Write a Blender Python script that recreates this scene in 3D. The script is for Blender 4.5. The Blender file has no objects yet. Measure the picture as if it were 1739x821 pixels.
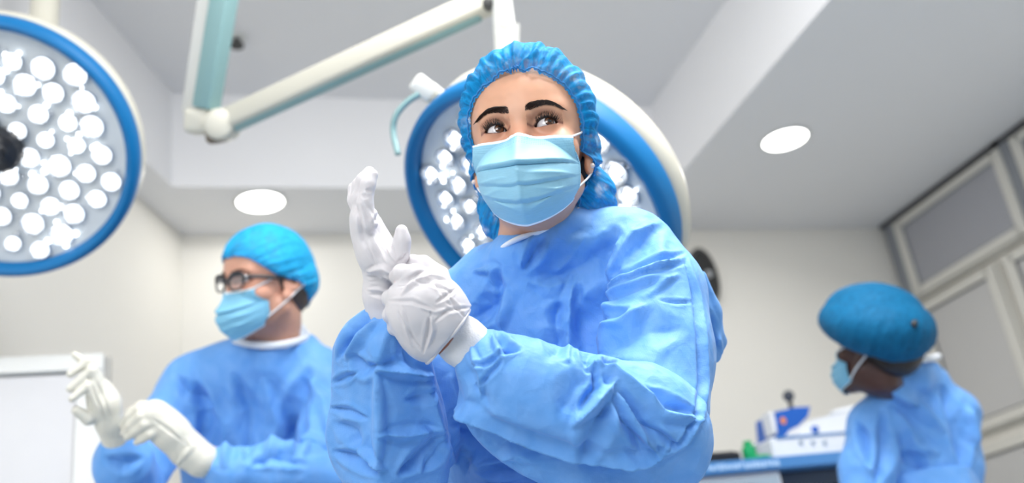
import bpy, bmesh, math, random
import numpy as np
from mathutils import Matrix, Vector

# ------------------------------------------------------------------ camera
FPX = 1690.0
CX, CY = 869.5, 410.5
CAM_H = 0.93
_Y = np.array([-500, 807, FPX]); _Y = _Y / np.linalg.norm(_Y)
_X = np.array([5600, -73, FPX]); _X = _X - (_X @ _Y) * _Y; _X = _X / np.linalg.norm(_X)
_Z = -np.cross(_X, _Y)
if _Z[1] > 0: _Z = -_Z
B3 = np.array([_X, _Y, _Z])            # world = B3 @ cam(x right, y down, z forward)
RIGHT, DOWN, FWD = B3[:, 0], B3[:, 1], B3[:, 2]
CAMP = np.array([0.0, 0.0, CAM_H])
VR, VU, VB = RIGHT, -DOWN, -FWD        # view frame: right, up, toward the camera
VIEW = np.array([VR, VB, VU]).T        # columns: local x, y (towards viewer), z (up)

def W(px, py, d):
    return CAMP + B3 @ (np.array([(px - CX) / FPX, (py - CY) / FPX, 1.0]) * d)
def plane(ax, val, px, py):
    r = B3 @ np.array([(px - CX) / FPX, (py - CY) / FPX, 1.0])
    return CAMP + r * ((val - CAMP[ax]) / r[ax])
def project(P):
    q = (P - CAMP) @ B3
    return np.stack([CX + FPX * q[:, 0] / q[:, 2], CY + FPX * q[:, 1] / q[:, 2]], 1), q[:, 2]

scene = bpy.context.scene
COL = scene.collection
cd = bpy.data.cameras.new('camera'); cam = bpy.data.objects.new('camera', cd); COL.objects.link(cam)
cd.sensor_width = 36.0; cd.lens = FPX * 36.0 / 1739.0
m = Matrix.Identity(4)
for r in range(3):
    m[r][0], m[r][1], m[r][2], m[r][3] = RIGHT[r], -DOWN[r], -FWD[r], CAMP[r]
cam.matrix_world = m
cd.dof.use_dof = True; cd.dof.focus_distance = 1.17; cd.dof.aperture_fstop = 2.7
cd.clip_start = 0.05
scene.camera = cam

# ------------------------------------------------------------------ light and exposure
scene.view_settings.view_transform = 'Standard'
scene.view_settings.look = 'None'
scene.view_settings.gamma = 1.0
scene.view_settings.use_curve_mapping = False
scene.view_settings.exposure = 0.0
world = bpy.data.worlds.new('world'); scene.world = world; world.use_nodes = True
bg = world.node_tree.nodes['Background']
bg.inputs[1].default_value = 0.92
_nt = world.node_tree; _tc = _nt.nodes.new('ShaderNodeTexCoord'); _sx = _nt.nodes.new('ShaderNodeSeparateXYZ'); _rp = _nt.nodes.new('ShaderNodeValToRGB')
_nt.links.new(_tc.outputs['Generated'], _sx.inputs[0]); _nt.links.new(_sx.outputs['Z'], _rp.inputs[0]); _nt.links.new(_rp.outputs[0], bg.inputs[0])
_rp.color_ramp.elements[0].position = 0.0; _rp.color_ramp.elements[0].color = (.10, .12, .15, 1)      # world dimmed below the horizon so that undersides stay dark
_rp.color_ramp.elements[1].position = 0.6; _rp.color_ramp.elements[1].color = (1.0, 1.0, 1.0, 1)     # bright daylight fill let in through the open side
_e1 = _rp.color_ramp.elements.new(.22); _e1.color = (.50, .53, .57, 1)

def area(name, loc, target, sx, sy, power, col=(1, 1, 1)):
    ld = bpy.data.lights.new(name, 'AREA'); ld.shape = 'RECTANGLE'; ld.size = sx; ld.size_y = sy
    ld.energy = power; ld.color = col
    o = bpy.data.objects.new(name, ld); COL.objects.link(o); o.location = loc
    o.rotation_euler = (Vector(target) - Vector(loc)).to_track_quat('-Z', 'Y').to_euler()
    return o
area('added_key_light', (-1.6, -1.6, 2.5), (0.5, 1.6, 1.3), 2.2, 1.5, 90, (1.0, 0.99, 0.97))  # added key light behind and left of the camera, no window there
area('added_top_light', (0.9, 0.75, 3.05), (0.9, 0.95, 0), 1.2, 1.0, 90, (1.0, 0.99, 0.97))  # added overhead light for shading from above, no panel is built

# ------------------------------------------------------------------ object helpers
def link(o, parent=None):
    COL.objects.link(o)
    if parent is not None:
        o.parent = parent
        o.matrix_parent_inverse = parent.matrix_basis.inverted()
    return o
def tag(o, label=None, cat=None, group=None, kind=None):
    if label: o['label'] = label
    if cat: o['category'] = cat
    if group: o['group'] = group
    if kind: o['kind'] = kind
    return o
def thing(name, label, cat, loc=(0, 0, 0), group=None):
    o = bpy.data.objects.new(name, None); o.empty_display_size = 0.05
    o.location = Vector([float(c) for c in loc]); COL.objects.link(o)
    return tag(o, label, cat, group)

def mesh_obj(name, V, Fc, mat, parent=None, smooth=True, cols=None, uv=None):
    me = bpy.data.meshes.new(name)
    V = np.asarray(V, dtype=np.float32)
    off = np.zeros(3, dtype=np.float32)
    if isinstance(Fc, np.ndarray) and Fc.ndim == 2:
        k = Fc.shape[1]; n = len(Fc)
        me.vertices.add(len(V)); me.vertices.foreach_set('co', V.ravel())
        me.loops.add(n * k); me.loops.foreach_set('vertex_index', Fc.astype(np.int32).ravel())
        me.polygons.add(n); me.polygons.foreach_set('loop_start', np.arange(0, n * k, k, dtype=np.int32))
        me.polygons.foreach_set('loop_total', np.full(n, k, dtype=np.int32))
        me.update(calc_edges=True); me.validate()
    else:
        me.from_pydata([tuple(map(float, v)) for v in V], [], [tuple(f) for f in Fc]); me.update()
        bm = bmesh.new(); bm.from_mesh(me); bmesh.ops.recalc_face_normals(bm, faces=bm.faces); bm.to_mesh(me); bm.free()
    if smooth:
        me.polygons.foreach_set('use_smooth', np.ones(len(me.polygons), dtype=bool))
    if cols is not None:
        a = me.color_attributes.new('tint', 'FLOAT_COLOR', 'POINT')
        c4 = np.ones((len(V), 4), dtype=np.float32); c4[:, :3] = cols
        a.data.foreach_set('color', c4.ravel())
    if uv is not None:
        l = me.uv_layers.new(name='UVMap')
        idx = np.empty(len(me.loops), dtype=np.int32); me.loops.foreach_get('vertex_index', idx)
        l.data.foreach_set('uv', np.asarray(uv, dtype=np.float32)[idx].ravel())
    if mat is not None: me.materials.append(mat)
    o = bpy.data.objects.new(name, me)
    return link(o, parent)

# ------------------------------------------------------------------ generic meshes
class MB:
    """collects boxes, tubes, discs and lathes into one mesh"""
    def __init__(s): s.v = []; s.f = []
    def add(s, V, Fc):
        b = len(s.v); s.v += [tuple(map(float, p)) for p in V]; s.f += [tuple(int(i) + b for i in f) for f in Fc]; return s
    def box(s, c, size, R=None, bevel=0.0):
        hx, hy, hz = [q / 2 for q in size]; c = np.asarray(c, float)
        R = np.eye(3) if R is None else np.asarray(R)
        b = min(bevel, hx * .9, hy * .9, hz * .9)
        if b <= 0:
            V = np.array([(x, y, z) for x in (-hx, hx) for y in (-hy, hy) for z in (-hz, hz)])
            Fc = [(0, 1, 3, 2), (4, 6, 7, 5), (0, 4, 5, 1), (2, 3, 7, 6), (0, 2, 6, 4), (1, 5, 7, 3)]
        else:
            n = 3; V = []; Fc = []
            prof = []
            for (sx, sy, a0) in ((1, 1, 0), (-1, 1, 90), (-1, -1, 180), (1, -1, 270)):
                for k in range(n + 1):
                    a = math.radians(a0 + 90 * k / n); prof.append((sx * (hx - b) , sy * (hy - b), math.cos(a), math.sin(a)))
            rings = []
            for (z, ins) in ((-hz, b), (-hz + b * .3, b * .3), (-hz + b, 0), (hz - b, 0), (hz - b * .3, b * .3), (hz, b)):
                rings.append([(x + cx_ * (b - ins), y + sy_ * (b - ins), z) for (x, y, cx_, sy_) in prof])
            N = len(prof)
            for r in rings: V += r
            for i in range(len(rings) - 1):
                for k in range(N): Fc.append((i * N + k, i * N + (k + 1) % N, (i + 1) * N + (k + 1) % N, (i + 1) * N + k))
            Fc.append(tuple(range(N - 1, -1, -1))); Fc.append(tuple((len(rings) - 1) * N + k for k in range(N)))
            V = np.array(V)
        return s.add(V @ R.T + c, Fc)
    def tube(s, pts, rad, n=16, cap=True, flat=None):
        pts = [np.asarray(p, float) for p in pts]
        rad = [rad] * len(pts) if np.isscalar(rad) else list(rad)
        T = [pts[min(i + 1, len(pts) - 1)] - pts[max(i - 1, 0)] for i in range(len(pts))]
        T = [t / (np.linalg.norm(t) + 1e-12) for t in T]
        a = np.array([0, 0, 1.0]) if abs(T[0][2]) < .9 else np.array([1.0, 0, 0])
        u = np.cross(T[0], a); u /= np.linalg.norm(u)
        V = []; Fc = []
        for i, p in enumerate(pts):
            u = u - (u @ T[i]) * T[i]; u /= np.linalg.norm(u); w = np.cross(T[i], u)
            for k in range(n):
                t = 2 * math.pi * k / n
                V.append(p + rad[i] * (math.cos(t) * u + math.sin(t) * w * (flat or 1)))
        for i in range(len(pts) - 1):
            for k in range(n): Fc.append((i * n + k, i * n + (k + 1) % n, (i + 1) * n + (k + 1) % n, (i + 1) * n + k))
        if cap:
            Fc.append(tuple(range(n - 1, -1, -1))); Fc.append(tuple((len(pts) - 1) * n + k for k in range(n)))
        return s.add(V, Fc)
    def lathe(s, c, R, prof, n=48, ring=False):
        """prof: (radius, height along local z); R columns = local axes"""
        c = np.asarray(c, float); V = []; Fc = []
        for (r, h) in prof:
            for k in range(n):
                t = 2 * math.pi * k / n
                V.append(c + R @ np.array([r * math.cos(t), r * math.sin(t), h]))
        for i in range(len(prof) - 1):
            for k in range(n): Fc.append((i * n + k, i * n + (k + 1) % n, (i + 1) * n + (k + 1) % n, (i + 1) * n + k))
        if ring:
            m_ = (len(prof) - 1) * n
            for k in range(n): Fc.append((m_ + k, m_ + (k + 1) % n, (k + 1) % n, k))
        else:
            Fc.append(tuple(range(n - 1, -1, -1))); Fc.append(tuple((len(prof) - 1) * n + k for k in range(n)))
        return s.add(V, Fc)
    def build(s, name, mat, parent=None, smooth=False, auto=None):
        o = mesh_obj(name, np.array(s.v), s.f, mat, parent, smooth)
        if auto is not None:
            try:
                o.data.polygons.foreach_set('use_smooth', np.ones(len(o.data.polygons), dtype=bool))
                o.data.set_sharp_from_angle(angle=math.radians(auto))
            except Exception: pass
        return o
def frame_from(n, up=(0, 0, 1)):
    n = np.asarray(n, float); n = n / np.linalg.norm(n)
    x = np.cross(up, n); x /= np.linalg.norm(x); y = np.cross(n, x)
    return np.array([x, y, n]).T

# ------------------------------------------------------------------ implicit surfaces
BIG = 0.06
def caps(a, b, ra, rb, k=0.01, sub=False): return ('c', np.asarray(a, float), np.asarray(b, float), ra, rb, k, sub)
def ell(c, r, R=None, k=0.01, sub=False): return ('e', np.asarray(c, float), np.asarray(r, float), np.eye(3) if R is None else np.asarray(R), None, k, sub)
def chain(pts, k=0.012, k0=None):
    """pts (px, py, depth, radius px) -> tapered capsules"""
    out = []
    for i, (p, q) in enumerate(zip(pts[:-1], pts[1:])):
        out.append(caps(W(*p[:3]), W(*q[:3]), p[3] * p[2] / FPX, q[3] * q[2] / FPX, (k0 if (i == 0 and k0) else k)))
    return out
def pell(px, py, d, rx, ry, rz, ang=0, k=0.02, sub=False):
    """ellipsoid in the view frame: rx, ry px radii, rz metres deep, ang degrees counter-clockwise in the picture"""
    a = math.radians(ang)
    ux = math.cos(a) * VR + math.sin(a) * VU; uy = -math.sin(a) * VR + math.cos(a) * VU
    return ell(W(px, py, d), (rx * d / FPX, ry * d / FPX, rz), np.array([ux, uy, VB]).T, k, sub)

def sdf_mesh(prims, vox, lo=None, hi=None, clip=None, smooth=2, post=None):
    los, his = [], []
    for p in prims:
        if p[6]: continue
        if p[0] == 'c':
            los.append(np.minimum(p[1] - p[3], p[2] - p[4])); his.append(np.maximum(p[1] + p[3], p[2] + p[4]))
        else:
            r = max(p[2]); los.append(p[1] - r); his.append(p[1] + r)
    L = np.min(los, 0) - 3 * vox; H = np.max(his, 0) + 3 * vox
    if lo is not None: L = np.maximum(L, lo)
    if hi is not None: H = np.minimum(H, hi)
    n = np.ceil((H - L) / vox).astype(int) + 1
    V = np.full(n, BIG, dtype=np.float32)
    ax = [L[i] + vox * np.arange(n[i]) for i in range(3)]
    for p in prims:
        k = p[5]; mg = k + 2 * vox + 0.004
        if p[0] == 'c':
            l = np.minimum(p[1] - p[3], p[2] - p[4]) - mg; h = np.maximum(p[1] + p[3], p[2] + p[4]) + mg
        else:
            r = max(p[2]); l = p[1] - r - mg; h = p[1] + r + mg
        i0 = np.clip(np.floor((l - L) / vox).astype(int), 0, n - 1); i1 = np.clip(np.ceil((h - L) / vox).astype(int) + 1, 1, n)
        if np.any(i1 <= i0): continue
        sl = tuple(slice(i0[i], i1[i]) for i in range(3))
        X = ax[0][sl[0]][:, None, None].astype(np.float32); Y = ax[1][sl[1]][None, :, None].astype(np.float32); Zz = ax[2][sl[2]][None, None, :].astype(np.float32)
        if p[0] == 'c':
            a, b = p[1], p[2]; ba = b - a; L2 = ba @ ba + 1e-12
            t = np.clip(((X - a[0]) * ba[0] + (Y - a[1]) * ba[1] + (Zz - a[2]) * ba[2]) / L2, 0, 1)
            D = np.sqrt((X - a[0] - t * ba[0]) ** 2 + (Y - a[1] - t * ba[1]) ** 2 + (Zz - a[2] - t * ba[2]) ** 2) - (p[3] + (p[4] - p[3]) * t)
        else:
            q = [(X - p[1][0]) * p[3][0, i] + (Y - p[1][1]) * p[3][1, i] + (Zz - p[1][2]) * p[3][2, i] for i in range(3)]
            k0 = np.sqrt((q[0] / p[2][0]) ** 2 + (q[1] / p[2][1]) ** 2 + (q[2] / p[2][2]) ** 2)
            k1 = np.sqrt((q[0] / p[2][0] ** 2) ** 2 + (q[1] / p[2][1] ** 2) ** 2 + (q[2] / p[2][2] ** 2) ** 2) + 1e-6
            D = k0 * (k0 - 1) / k1
            D = np.where(k0 < 0.3, -min(p[2]) * 0.7, D)
        A = V[sl]
        if p[6]:
            D = -D
            h_ = np.clip(0.5 - 0.5 * (A - D) / k, 0, 1)
            V[sl] = A * (1 - h_) + D * h_ + k * h_ * (1 - h_)
        else:
            h_ = np.clip(0.5 + 0.5 * (A - D) / k, 0, 1)
            V[sl] = A * (1 - h_) + D * h_ - k * h_ * (1 - h_)
    if post is not None:
        V = post(V, ax)
    if clip is not None:
        V = clip(V, ax)
    # close the grid border
    V[0] = V[-1] = BIG; V[:, 0] = V[:, -1] = BIG; V[:, :, 0] = V[:, :, -1] = BIG
    S = V < 0
    c = S[:-1, :-1, :-1].astype(np.int8)
    tot = np.zeros_like(c)
    for dx in (0, 1):
        for dy in (0, 1):
            for dz in (0, 1):
                tot += S[dx:n[0] - 1 + dx, dy:n[1] - 1 + dy, dz:n[2] - 1 + dz]
    act = (tot > 0) & (tot < 8)
    idx = np.argwhere(act); ids = np.full(act.shape, -1, dtype=np.int64); ids[act] = np.arange(len(idx))
    acc = np.zeros((len(idx), 3)); cnt = np.zeros(len(idx))
    cor = [(dx, dy, dz) for dx in (0, 1) for dy in (0, 1) for dz in (0, 1)]
    for i, ca in enumerate(cor):
        for cb in cor[i + 1:]:
            if sum(abs(ca[j] - cb[j]) for j in range(3)) != 1: continue
            va = V[idx[:, 0] + ca[0], idx[:, 1] + ca[1], idx[:, 2] + ca[2]]; vb = V[idx[:, 0] + cb[0], idx[:, 1] + cb[1], idx[:, 2] + cb[2]]
            mk = (va < 0) != (vb < 0)
            t = np.where(mk, va / (va - vb + 1e-20), 0)
            for j in range(3): acc[:, j] += np.where(mk, ca[j] + t * (cb[j] - ca[j]), 0)
            cnt += mk
    P = L + vox * (idx + acc / np.maximum(cnt, 1)[:, None])
    quads = []
    for a in range(3):
        b, c_ = (a + 1) % 3, (a + 2) % 3
        s0 = [slice(None)] * 3; s1 = [slice(None)] * 3; s0[a] = slice(0, -1); s1[a] = slice(1, None)
        ch = S[tuple(s0)] != S[tuple(s1)]
        e = np.argwhere(ch)
        e = e[(e[:, b] > 0) & (e[:, c_] > 0) & (e[:, b] < n[b] - 1) & (e[:, c_] < n[c_] - 1)]
        ins = S[tuple(e.T)]
        q = []
        for (ob, oc) in ((1, 1), (0, 1), (0, 0), (1, 0)):
            f = e.copy(); f[:, b] -= ob; f[:, c_] -= oc; q.append(ids[tuple(f.T)])
        q = np.stack(q, 1); q[~ins] = q[~ins][:, ::-1]
        quads.append(q)
    Q = np.concatenate(quads); Q = Q[(Q >= 0).all(1)]
    for _ in range(smooth): P = relax(P, Q, 0.5)
    return P, Q
def relax(P, Q, w=0.5):
    E = np.concatenate([Q[:, [0, 1]], Q[:, [1, 2]], Q[:, [2, 3]], Q[:, [3, 0]]]); n = len(P)
    cnt = np.bincount(E[:, 0], minlength=n) + np.bincount(E[:, 1], minlength=n)
    out = np.empty_like(P)
    for j in range(3):
        out[:, j] = (np.bincount(E[:, 0], P[E[:, 1], j], n) + np.bincount(E[:, 1], P[E[:, 0], j], n)) / np.maximum(cnt, 1)
    return P * (1 - w) + out * w
def normals(P, Q):
    N = np.cross(P[Q[:, 2]] - P[Q[:, 0]], P[Q[:, 3]] - P[Q[:, 1]])
    out = np.zeros_like(P)
    for j in range(3):
        for k in range(4): out[:, j] += np.bincount(Q[:, k], N[:, j], len(P))
    return out / (np.linalg.norm(out, axis=1, keepdims=True) + 1e-12)
def merge(parts):
    Vs, Qs, b = [], [], 0
    for (P, Q) in parts: Vs.append(P); Qs.append(Q + b); b += len(P)
    return np.concatenate(Vs), np.concatenate(Qs)

# ------------------------------------------------------------------ relief
def tri(x): return np.abs((x % 1.0) * 2 - 1)
def crumple(P, freq, seed, n=7, sharp=1.0):
    r = np.random.RandomState(seed); out = 0
    for i in range(n):
        d = r.normal(size=3); d /= np.linalg.norm(d); e = r.normal(size=3); e /= np.linalg.norm(e)
        f = freq * (0.6 + 1.1 * r.rand())
        wob = 0.35 * np.sin(P @ e * f * 2.3 + r.rand() * 6)
        out = out + (1 - tri(P @ d * f + r.rand() + wob) ** sharp) / (0.7 + f / freq)
    return out / n - 0.5
def vnoise(P, freq, seed):
    r = np.random.RandomState(seed); out = 0
    for i in range(8):
        d = r.normal(size=3); d /= np.linalg.norm(d)
        out = out + np.sin((P @ d) * freq * (0.7 + 0.8 * r.rand()) * 6.28 + r.rand() * 6.28 + 1.3 * np.sin((P @ np.roll(d, 1)) * freq * 4 + i))
    return out / 8
def strokes(P, N, lst):
    px, dep = project(P); vd = CAMP - P; vd /= np.linalg.norm(vd, axis=1, keepdims=True)
    fw = np.clip((N * vd).sum(1) * 2.0 + 0.3, 0, 1)
    off = np.zeros(len(P))
    for s in lst:
        kind, wd, amp = s[0], s[1], s[2]; pts = np.array(s[3], float)
        seg = np.linalg.norm(np.diff(pts, axis=0), axis=1); cum = np.concatenate([[0], np.cumsum(seg)]); tot = cum[-1]
        lo, hi = pts.min(0) - 5 * wd, pts.max(0) + 5 * wd
        mk = np.where((px[:, 0] > lo[0]) & (px[:, 0] < hi[0]) & (px[:, 1] > lo[1]) & (px[:, 1] < hi[1]) & (fw > 0))[0]
        if not len(mk): continue
        p = px[mk]; best = np.full(len(mk), 1e9); tt = np.zeros(len(mk)); sg = np.zeros(len(mk))
        for i in range(len(pts) - 1):
            a, b = pts[i], pts[i + 1]; ba = b - a; t = np.clip(((p - a) @ ba) / (ba @ ba), 0, 1)
            q = p - a - t[:, None] * ba; d = np.linalg.norm(q, axis=1)
            m_ = d < best; best[m_] = d[m_]; tt[m_] = (cum[i] + t[m_] * seg[i]) / tot
            sg[m_] = np.sign(ba[0] * q[m_, 1] - ba[1] * q[m_, 0])
        fade = np.clip(np.minimum(tt, 1 - tt) * 5 + 0.15, 0, 1) ** 0.7
        w = .78 * wd * (0.6 + 0.8 * np.sin(np.pi * np.clip(tt, 0, 1)))
        x = best / w
        if kind == 'r': g = np.exp(-x ** 1.05) - 0.35 * np.exp(-((x - 2.0) / 0.9) ** 2)
        elif kind == 'v': g = -np.exp(-x ** 1.15) + 0.35 * np.exp(-((x - 1.9) / 0.8) ** 2)
        elif kind == 'f': g = np.where(sg > 0, np.exp(-x ** 1.2), -0.6 * np.exp(-(x / 0.5) ** 1.2))     # overhanging fold, raised on its right side
        else: g = np.where(sg < 0, np.exp(-x ** 1.2), -0.6 * np.exp(-(x / 0.5) ** 1.2))
        off[mk] += amp * g * fade * fw[mk]
    return off

# ------------------------------------------------------------------ materials
def nm(name):
    mt = bpy.data.materials.new(name); mt.use_nodes = True
    nt = mt.node_tree; bs = nt.nodes['Principled BSDF']
    return mt, nt, bs
def N_(nt, t, **kw):
    n = nt.nodes.new(t)
    for k, v in kw.items(): setattr(n, k, v)
    return n
def lin(c): return tuple((x / 255 / 12.92 if x / 255 <= .04045 else ((x / 255 + .055) / 1.055) ** 2.4) for x in c)
def simple(name, col, rough=.5, metal=0.0, spec=None, emit=None, estr=0, noise=0.04, nscale=8, bump=0.0, bscale=60, coat=0, sss=0, sssr=(1, .5, .3), sss_scale=.01, trans=0):
    mt, nt, bs = nm(name)
    bs.inputs['Roughness'].default_value = rough; bs.inputs['Metallic'].default_value = metal
    if spec is not None: bs.inputs['Specular IOR Level'].default_value = spec
    tc = N_(nt, 'ShaderNodeTexCoord'); nz = N_(nt, 'ShaderNodeTexNoise'); nz.inputs['Scale'].default_value = nscale; nz.inputs['Detail'].default_value = 4
    nt.links.new(tc.outputs['Object'], nz.inputs['Vector'])
    mx = N_(nt, 'ShaderNodeMix', data_type='RGBA'); mx.inputs['Factor'].default_value = 0.5
    nt.links.new(nz.outputs['Fac'], mx.inputs['Factor'])
    mx.inputs[6].default_value = tuple(max(0, c * (1 - noise)) for c in col[:3]) + (1,)
    mx.inputs[7].default_value = tuple(min(1, c * (1 + noise)) for c in col[:3]) + (1,)
    nt.links.new(mx.outputs[2], bs.inputs['Base Color'])
    if emit: bs.inputs['Emission Color'].default_value = tuple(emit) + (1,); bs.inputs['Emission Strength'].default_value = estr
    if bump:
        n2 = N_(nt, 'ShaderNodeTexNoise'); n2.inputs['Scale'].default_value = bscale; n2.inputs['Detail'].default_value = 5
        nt.links.new(tc.outputs['Object'], n2.inputs['Vector'])
        b = N_(nt, 'ShaderNodeBump'); b.inputs['Strength'].default_value = bump; b.inputs['Distance'].default_value = .002
        nt.links.new(n2.outputs['Fac'], b.inputs['Height']); nt.links.new(b.outputs[0], bs.inputs['Normal'])
    if coat: bs.inputs['Coat Weight'].default_value = coat; bs.inputs['Coat Roughness'].default_value = .05
    if sss:
        bs.inputs['Subsurface Weight'].default_value = sss; bs.inputs['Subsurface Radius'].default_value = sssr; bs.inputs['Subsurface Scale'].default_value = sss_scale
    if trans: bs.inputs['Transmission Weight'].default_value = trans
    return mt
def tinted(name, rough=.5, sss=0.0, spec=.5, bump=0.0, bscale=300, coat=0.0, scale=.008):
    mt, nt, bs = nm(name)
    at = N_(nt, 'ShaderNodeAttribute', attribute_name='tint'); nt.links.new(at.outputs['Color'], bs.inputs['Base Color'])
    bs.inputs['Roughness'].default_value = rough; bs.inputs['Specular IOR Level'].default_value = spec
    if sss:
        bs.inputs['Subsurface Weight'].default_value = sss; bs.inputs['Subsurface Radius'].default_value = (1, .35, .2); bs.inputs['Subsurface Scale'].default_value = scale
    if bump:
        tc = N_(nt, 'ShaderNodeTexCoord'); n2 = N_(nt, 'ShaderNodeTexNoise'); n2.inputs['Scale'].default_value = bscale; n2.inputs['Detail'].default_value = 4
        nt.links.new(tc.outputs['Object'], n2.inputs['Vector'])
        b = N_(nt, 'ShaderNodeBump'); b.inputs['Strength'].default_value = bump; b.inputs['Distance'].default_value = .001
        nt.links.new(n2.outputs['Fac'], b.inputs['Height']); nt.links.new(b.outputs[0], bs.inputs['Normal'])
    if coat: bs.inputs['Coat Weight'].default_value = coat; bs.inputs['Coat Roughness'].default_value = .03
    return mt
def gown_mat(name, c1, c2):
    """spun nonwoven: two close blues in cloudy patches, embossed dots, fine crinkle"""
    mt, nt, bs = nm(name); tc = N_(nt, 'ShaderNodeTexCoord')
    nz = N_(nt, 'ShaderNodeTexNoise'); nz.inputs['Scale'].default_value = 45; nz.inputs['Detail'].default_value = 6; nt.links.new(tc.outputs['Object'], nz.inputs['Vector'])
    mx = N_(nt, 'ShaderNodeMix', data_type='RGBA'); mx.inputs[6].default_value = c1 + (1,); mx.inputs[7].default_value = c2 + (1,)
    nt.links.new(nz.outputs['Fac'], mx.inputs['Factor']); nt.links.new(mx.outputs[2], bs.inputs['Base Color'])
    bs.inputs['Roughness'].default_value = .62; bs.inputs['Specular IOR Level'].default_value = .38
    bs.inputs['Sheen Weight'].default_value = .12; bs.inputs['Sheen Roughness'].default_value = .4
    vo = N_(nt, 'ShaderNodeTexVoronoi'); vo.inputs['Scale'].default_value = 480; vo.inputs['Randomness'].default_value = .25; nt.links.new(tc.outputs['Object'], vo.inputs['Vector'])
    b1 = N_(nt, 'ShaderNodeBump'); b1.inputs['Strength'].default_value = .22; b1.inputs['Distance'].default_value = .0006; nt.links.new(vo.outputs['Distance'], b1.inputs['Height'])
    n2 = N_(nt, 'ShaderNodeTexNoise'); n2.inputs['Scale'].default_value = 38; n2.inputs['Detail'].default_value = 3; n2.inputs['Distortion'].default_value = 1.2; nt.links.new(tc.outputs['Object'], n2.inputs['Vector'])
    b2 = N_(nt, 'ShaderNodeBump'); b2.inputs['Strength'].default_value = .3; b2.inputs['Distance'].default_value = .004
    nt.links.new(n2.outputs['Fac'], b2.inputs['Height']); nt.links.new(b1.outputs[0], b2.inputs['Normal'])
    wz = N_(nt, 'ShaderNodeTexNoise'); wz.inputs['Scale'].default_value = 5; wz.inputs['Detail'].default_value = 2; nt.links.new(tc.outputs['Object'], wz.inputs['Vector'])
    prev = b2.outputs[0]
    for sc_, st_, ds_ in ((11, .55, .016), (26, .45, .007), (60, .30, .003)):
        va = N_(nt, 'ShaderNodeVectorMath', operation='MULTIPLY_ADD'); nt.links.new(wz.outputs['Color'], va.inputs[0]); va.inputs[1].default_value = (.12, .12, .12); nt.links.new(tc.outputs['Object'], va.inputs[2])
        mp = N_(nt, 'ShaderNodeMapping'); mp.inputs['Scale'].default_value = (1.0, 1.0, .62); mp.inputs['Rotation'].default_value = (.4, .5, sc_); nt.links.new(va.outputs[0], mp.inputs[0])
        v2 = N_(nt, 'ShaderNodeTexVoronoi'); v2.inputs['Scale'].default_value = sc_; nt.links.new(mp.outputs[0], v2.inputs['Vector'])
        bb = N_(nt, 'ShaderNodeBump'); bb.inputs['Strength'].default_value = st_; bb.inputs['Distance'].default_value = ds_; nt.links.new(v2.outputs['Distance'], bb.inputs['Height']); nt.links.new(prev, bb.inputs['Normal']); prev = bb.outputs[0]
    nt.links.new(prev, bs.inputs['Normal'])
    return mt
def cap_mat(name, c1, c2, alpha=.8, scale=(1, 1, 1)):
    """bouffant net: streaky thin nonwoven that lets some of the hair through"""
    mt, nt, bs = nm(name); tc = N_(nt, 'ShaderNodeTexCoord')
    uv = N_(nt, 'ShaderNodeMapping'); uv.inputs['Scale'].default_value = (60, 9, 1); nt.links.new(tc.outputs['UV'], uv.inputs['Vector'])
    nz = N_(nt, 'ShaderNodeTexNoise'); nz.inputs['Scale'].default_value = 1.6; nz.inputs['Detail'].default_value = 6; nz.inputs['Distortion'].default_value = 1.6; nt.links.new(uv.outputs[0], nz.inputs['Vector'])
    mx = N_(nt, 'ShaderNodeMix', data_type='RGBA'); mx.inputs[6].default_value = c1 + (1,); mx.inputs[7].default_value = c2 + (1,)
    nt.links.new(nz.outputs['Fac'], mx.inputs['Factor']); nt.links.new(mx.outputs[2], bs.inputs['Base Color'])
    bs.inputs['Roughness'].default_value = .65; bs.inputs['Specular IOR Level'].default_value = .15
    mr = N_(nt, 'ShaderNodeMapRange'); mr.inputs[1].default_value = .3; mr.inputs[2].default_value = .65; mr.inputs[3].default_value = alpha - .18; mr.inputs[4].default_value = min(1, alpha + .15)
    nt.links.new(nz.outputs['Fac'], mr.inputs[0]); nt.links.new(mr.outputs[0], bs.inputs['Alpha'])
    b = N_(nt, 'ShaderNodeBump'); b.inputs['Strength'].default_value = .7; b.inputs['Distance'].default_value = .002; nt.links.new(nz.outputs['Fac'], b.inputs['Height']); nt.links.new(b.outputs[0], bs.inputs['Normal'])
    return mt

# ================================================================== materials in use
M_wall = simple('wall_paint', lin((234, 231, 224)), .8, noise=.015, nscale=3, bump=.05, bscale=200)
M_ceil = simple('ceiling_paint', lin((236, 236, 238)), .85, noise=.012, nscale=3)
M_floor = simple('vinyl_floor', lin((158, 168, 176)), .4, noise=.05, nscale=5)
M_white = simple('white_enamel', lin((218, 219, 216)), .32, noise=.02)
M_cream = simple('cream_enamel', lin((208, 205, 192)), .35, noise=.02)
M_teal = simple('teal_enamel', lin((132, 168, 170)), .4, noise=.03)
M_black = simple('black_plastic', (.012, .014, .02), .35)
M_dark = simple('dark_rubber', (.05, .05, .05), .5)
M_rim = simple('blue_rim', lin((2, 106, 166)), .5, spec=.3, noise=.03)
M_steel = simple('chrome', (.75, .76, .78), .18, metal=1.0)
M_led = simple('led_lit', (1, 1, 1), .3, emit=(1.0, .98, .93), estr=4.5)
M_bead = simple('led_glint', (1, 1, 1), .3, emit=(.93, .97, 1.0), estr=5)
M_down = simple('downlight_lit', (1, 1, 1), .3, emit=(1.0, 1.0, .95), estr=7)
M_reflect = simple('faceted_reflector', (.62, .66, .72), .22, metal=.9, bump=.9, bscale=120)
M_face = simple('lamp_face_plate', lin((214, 220, 224)), .3, metal=.0, noise=.08, nscale=30, coat=.5)
M_panel_frame = simple('cabinet_frame_paint', lin((205, 203, 196)), .5)
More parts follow.
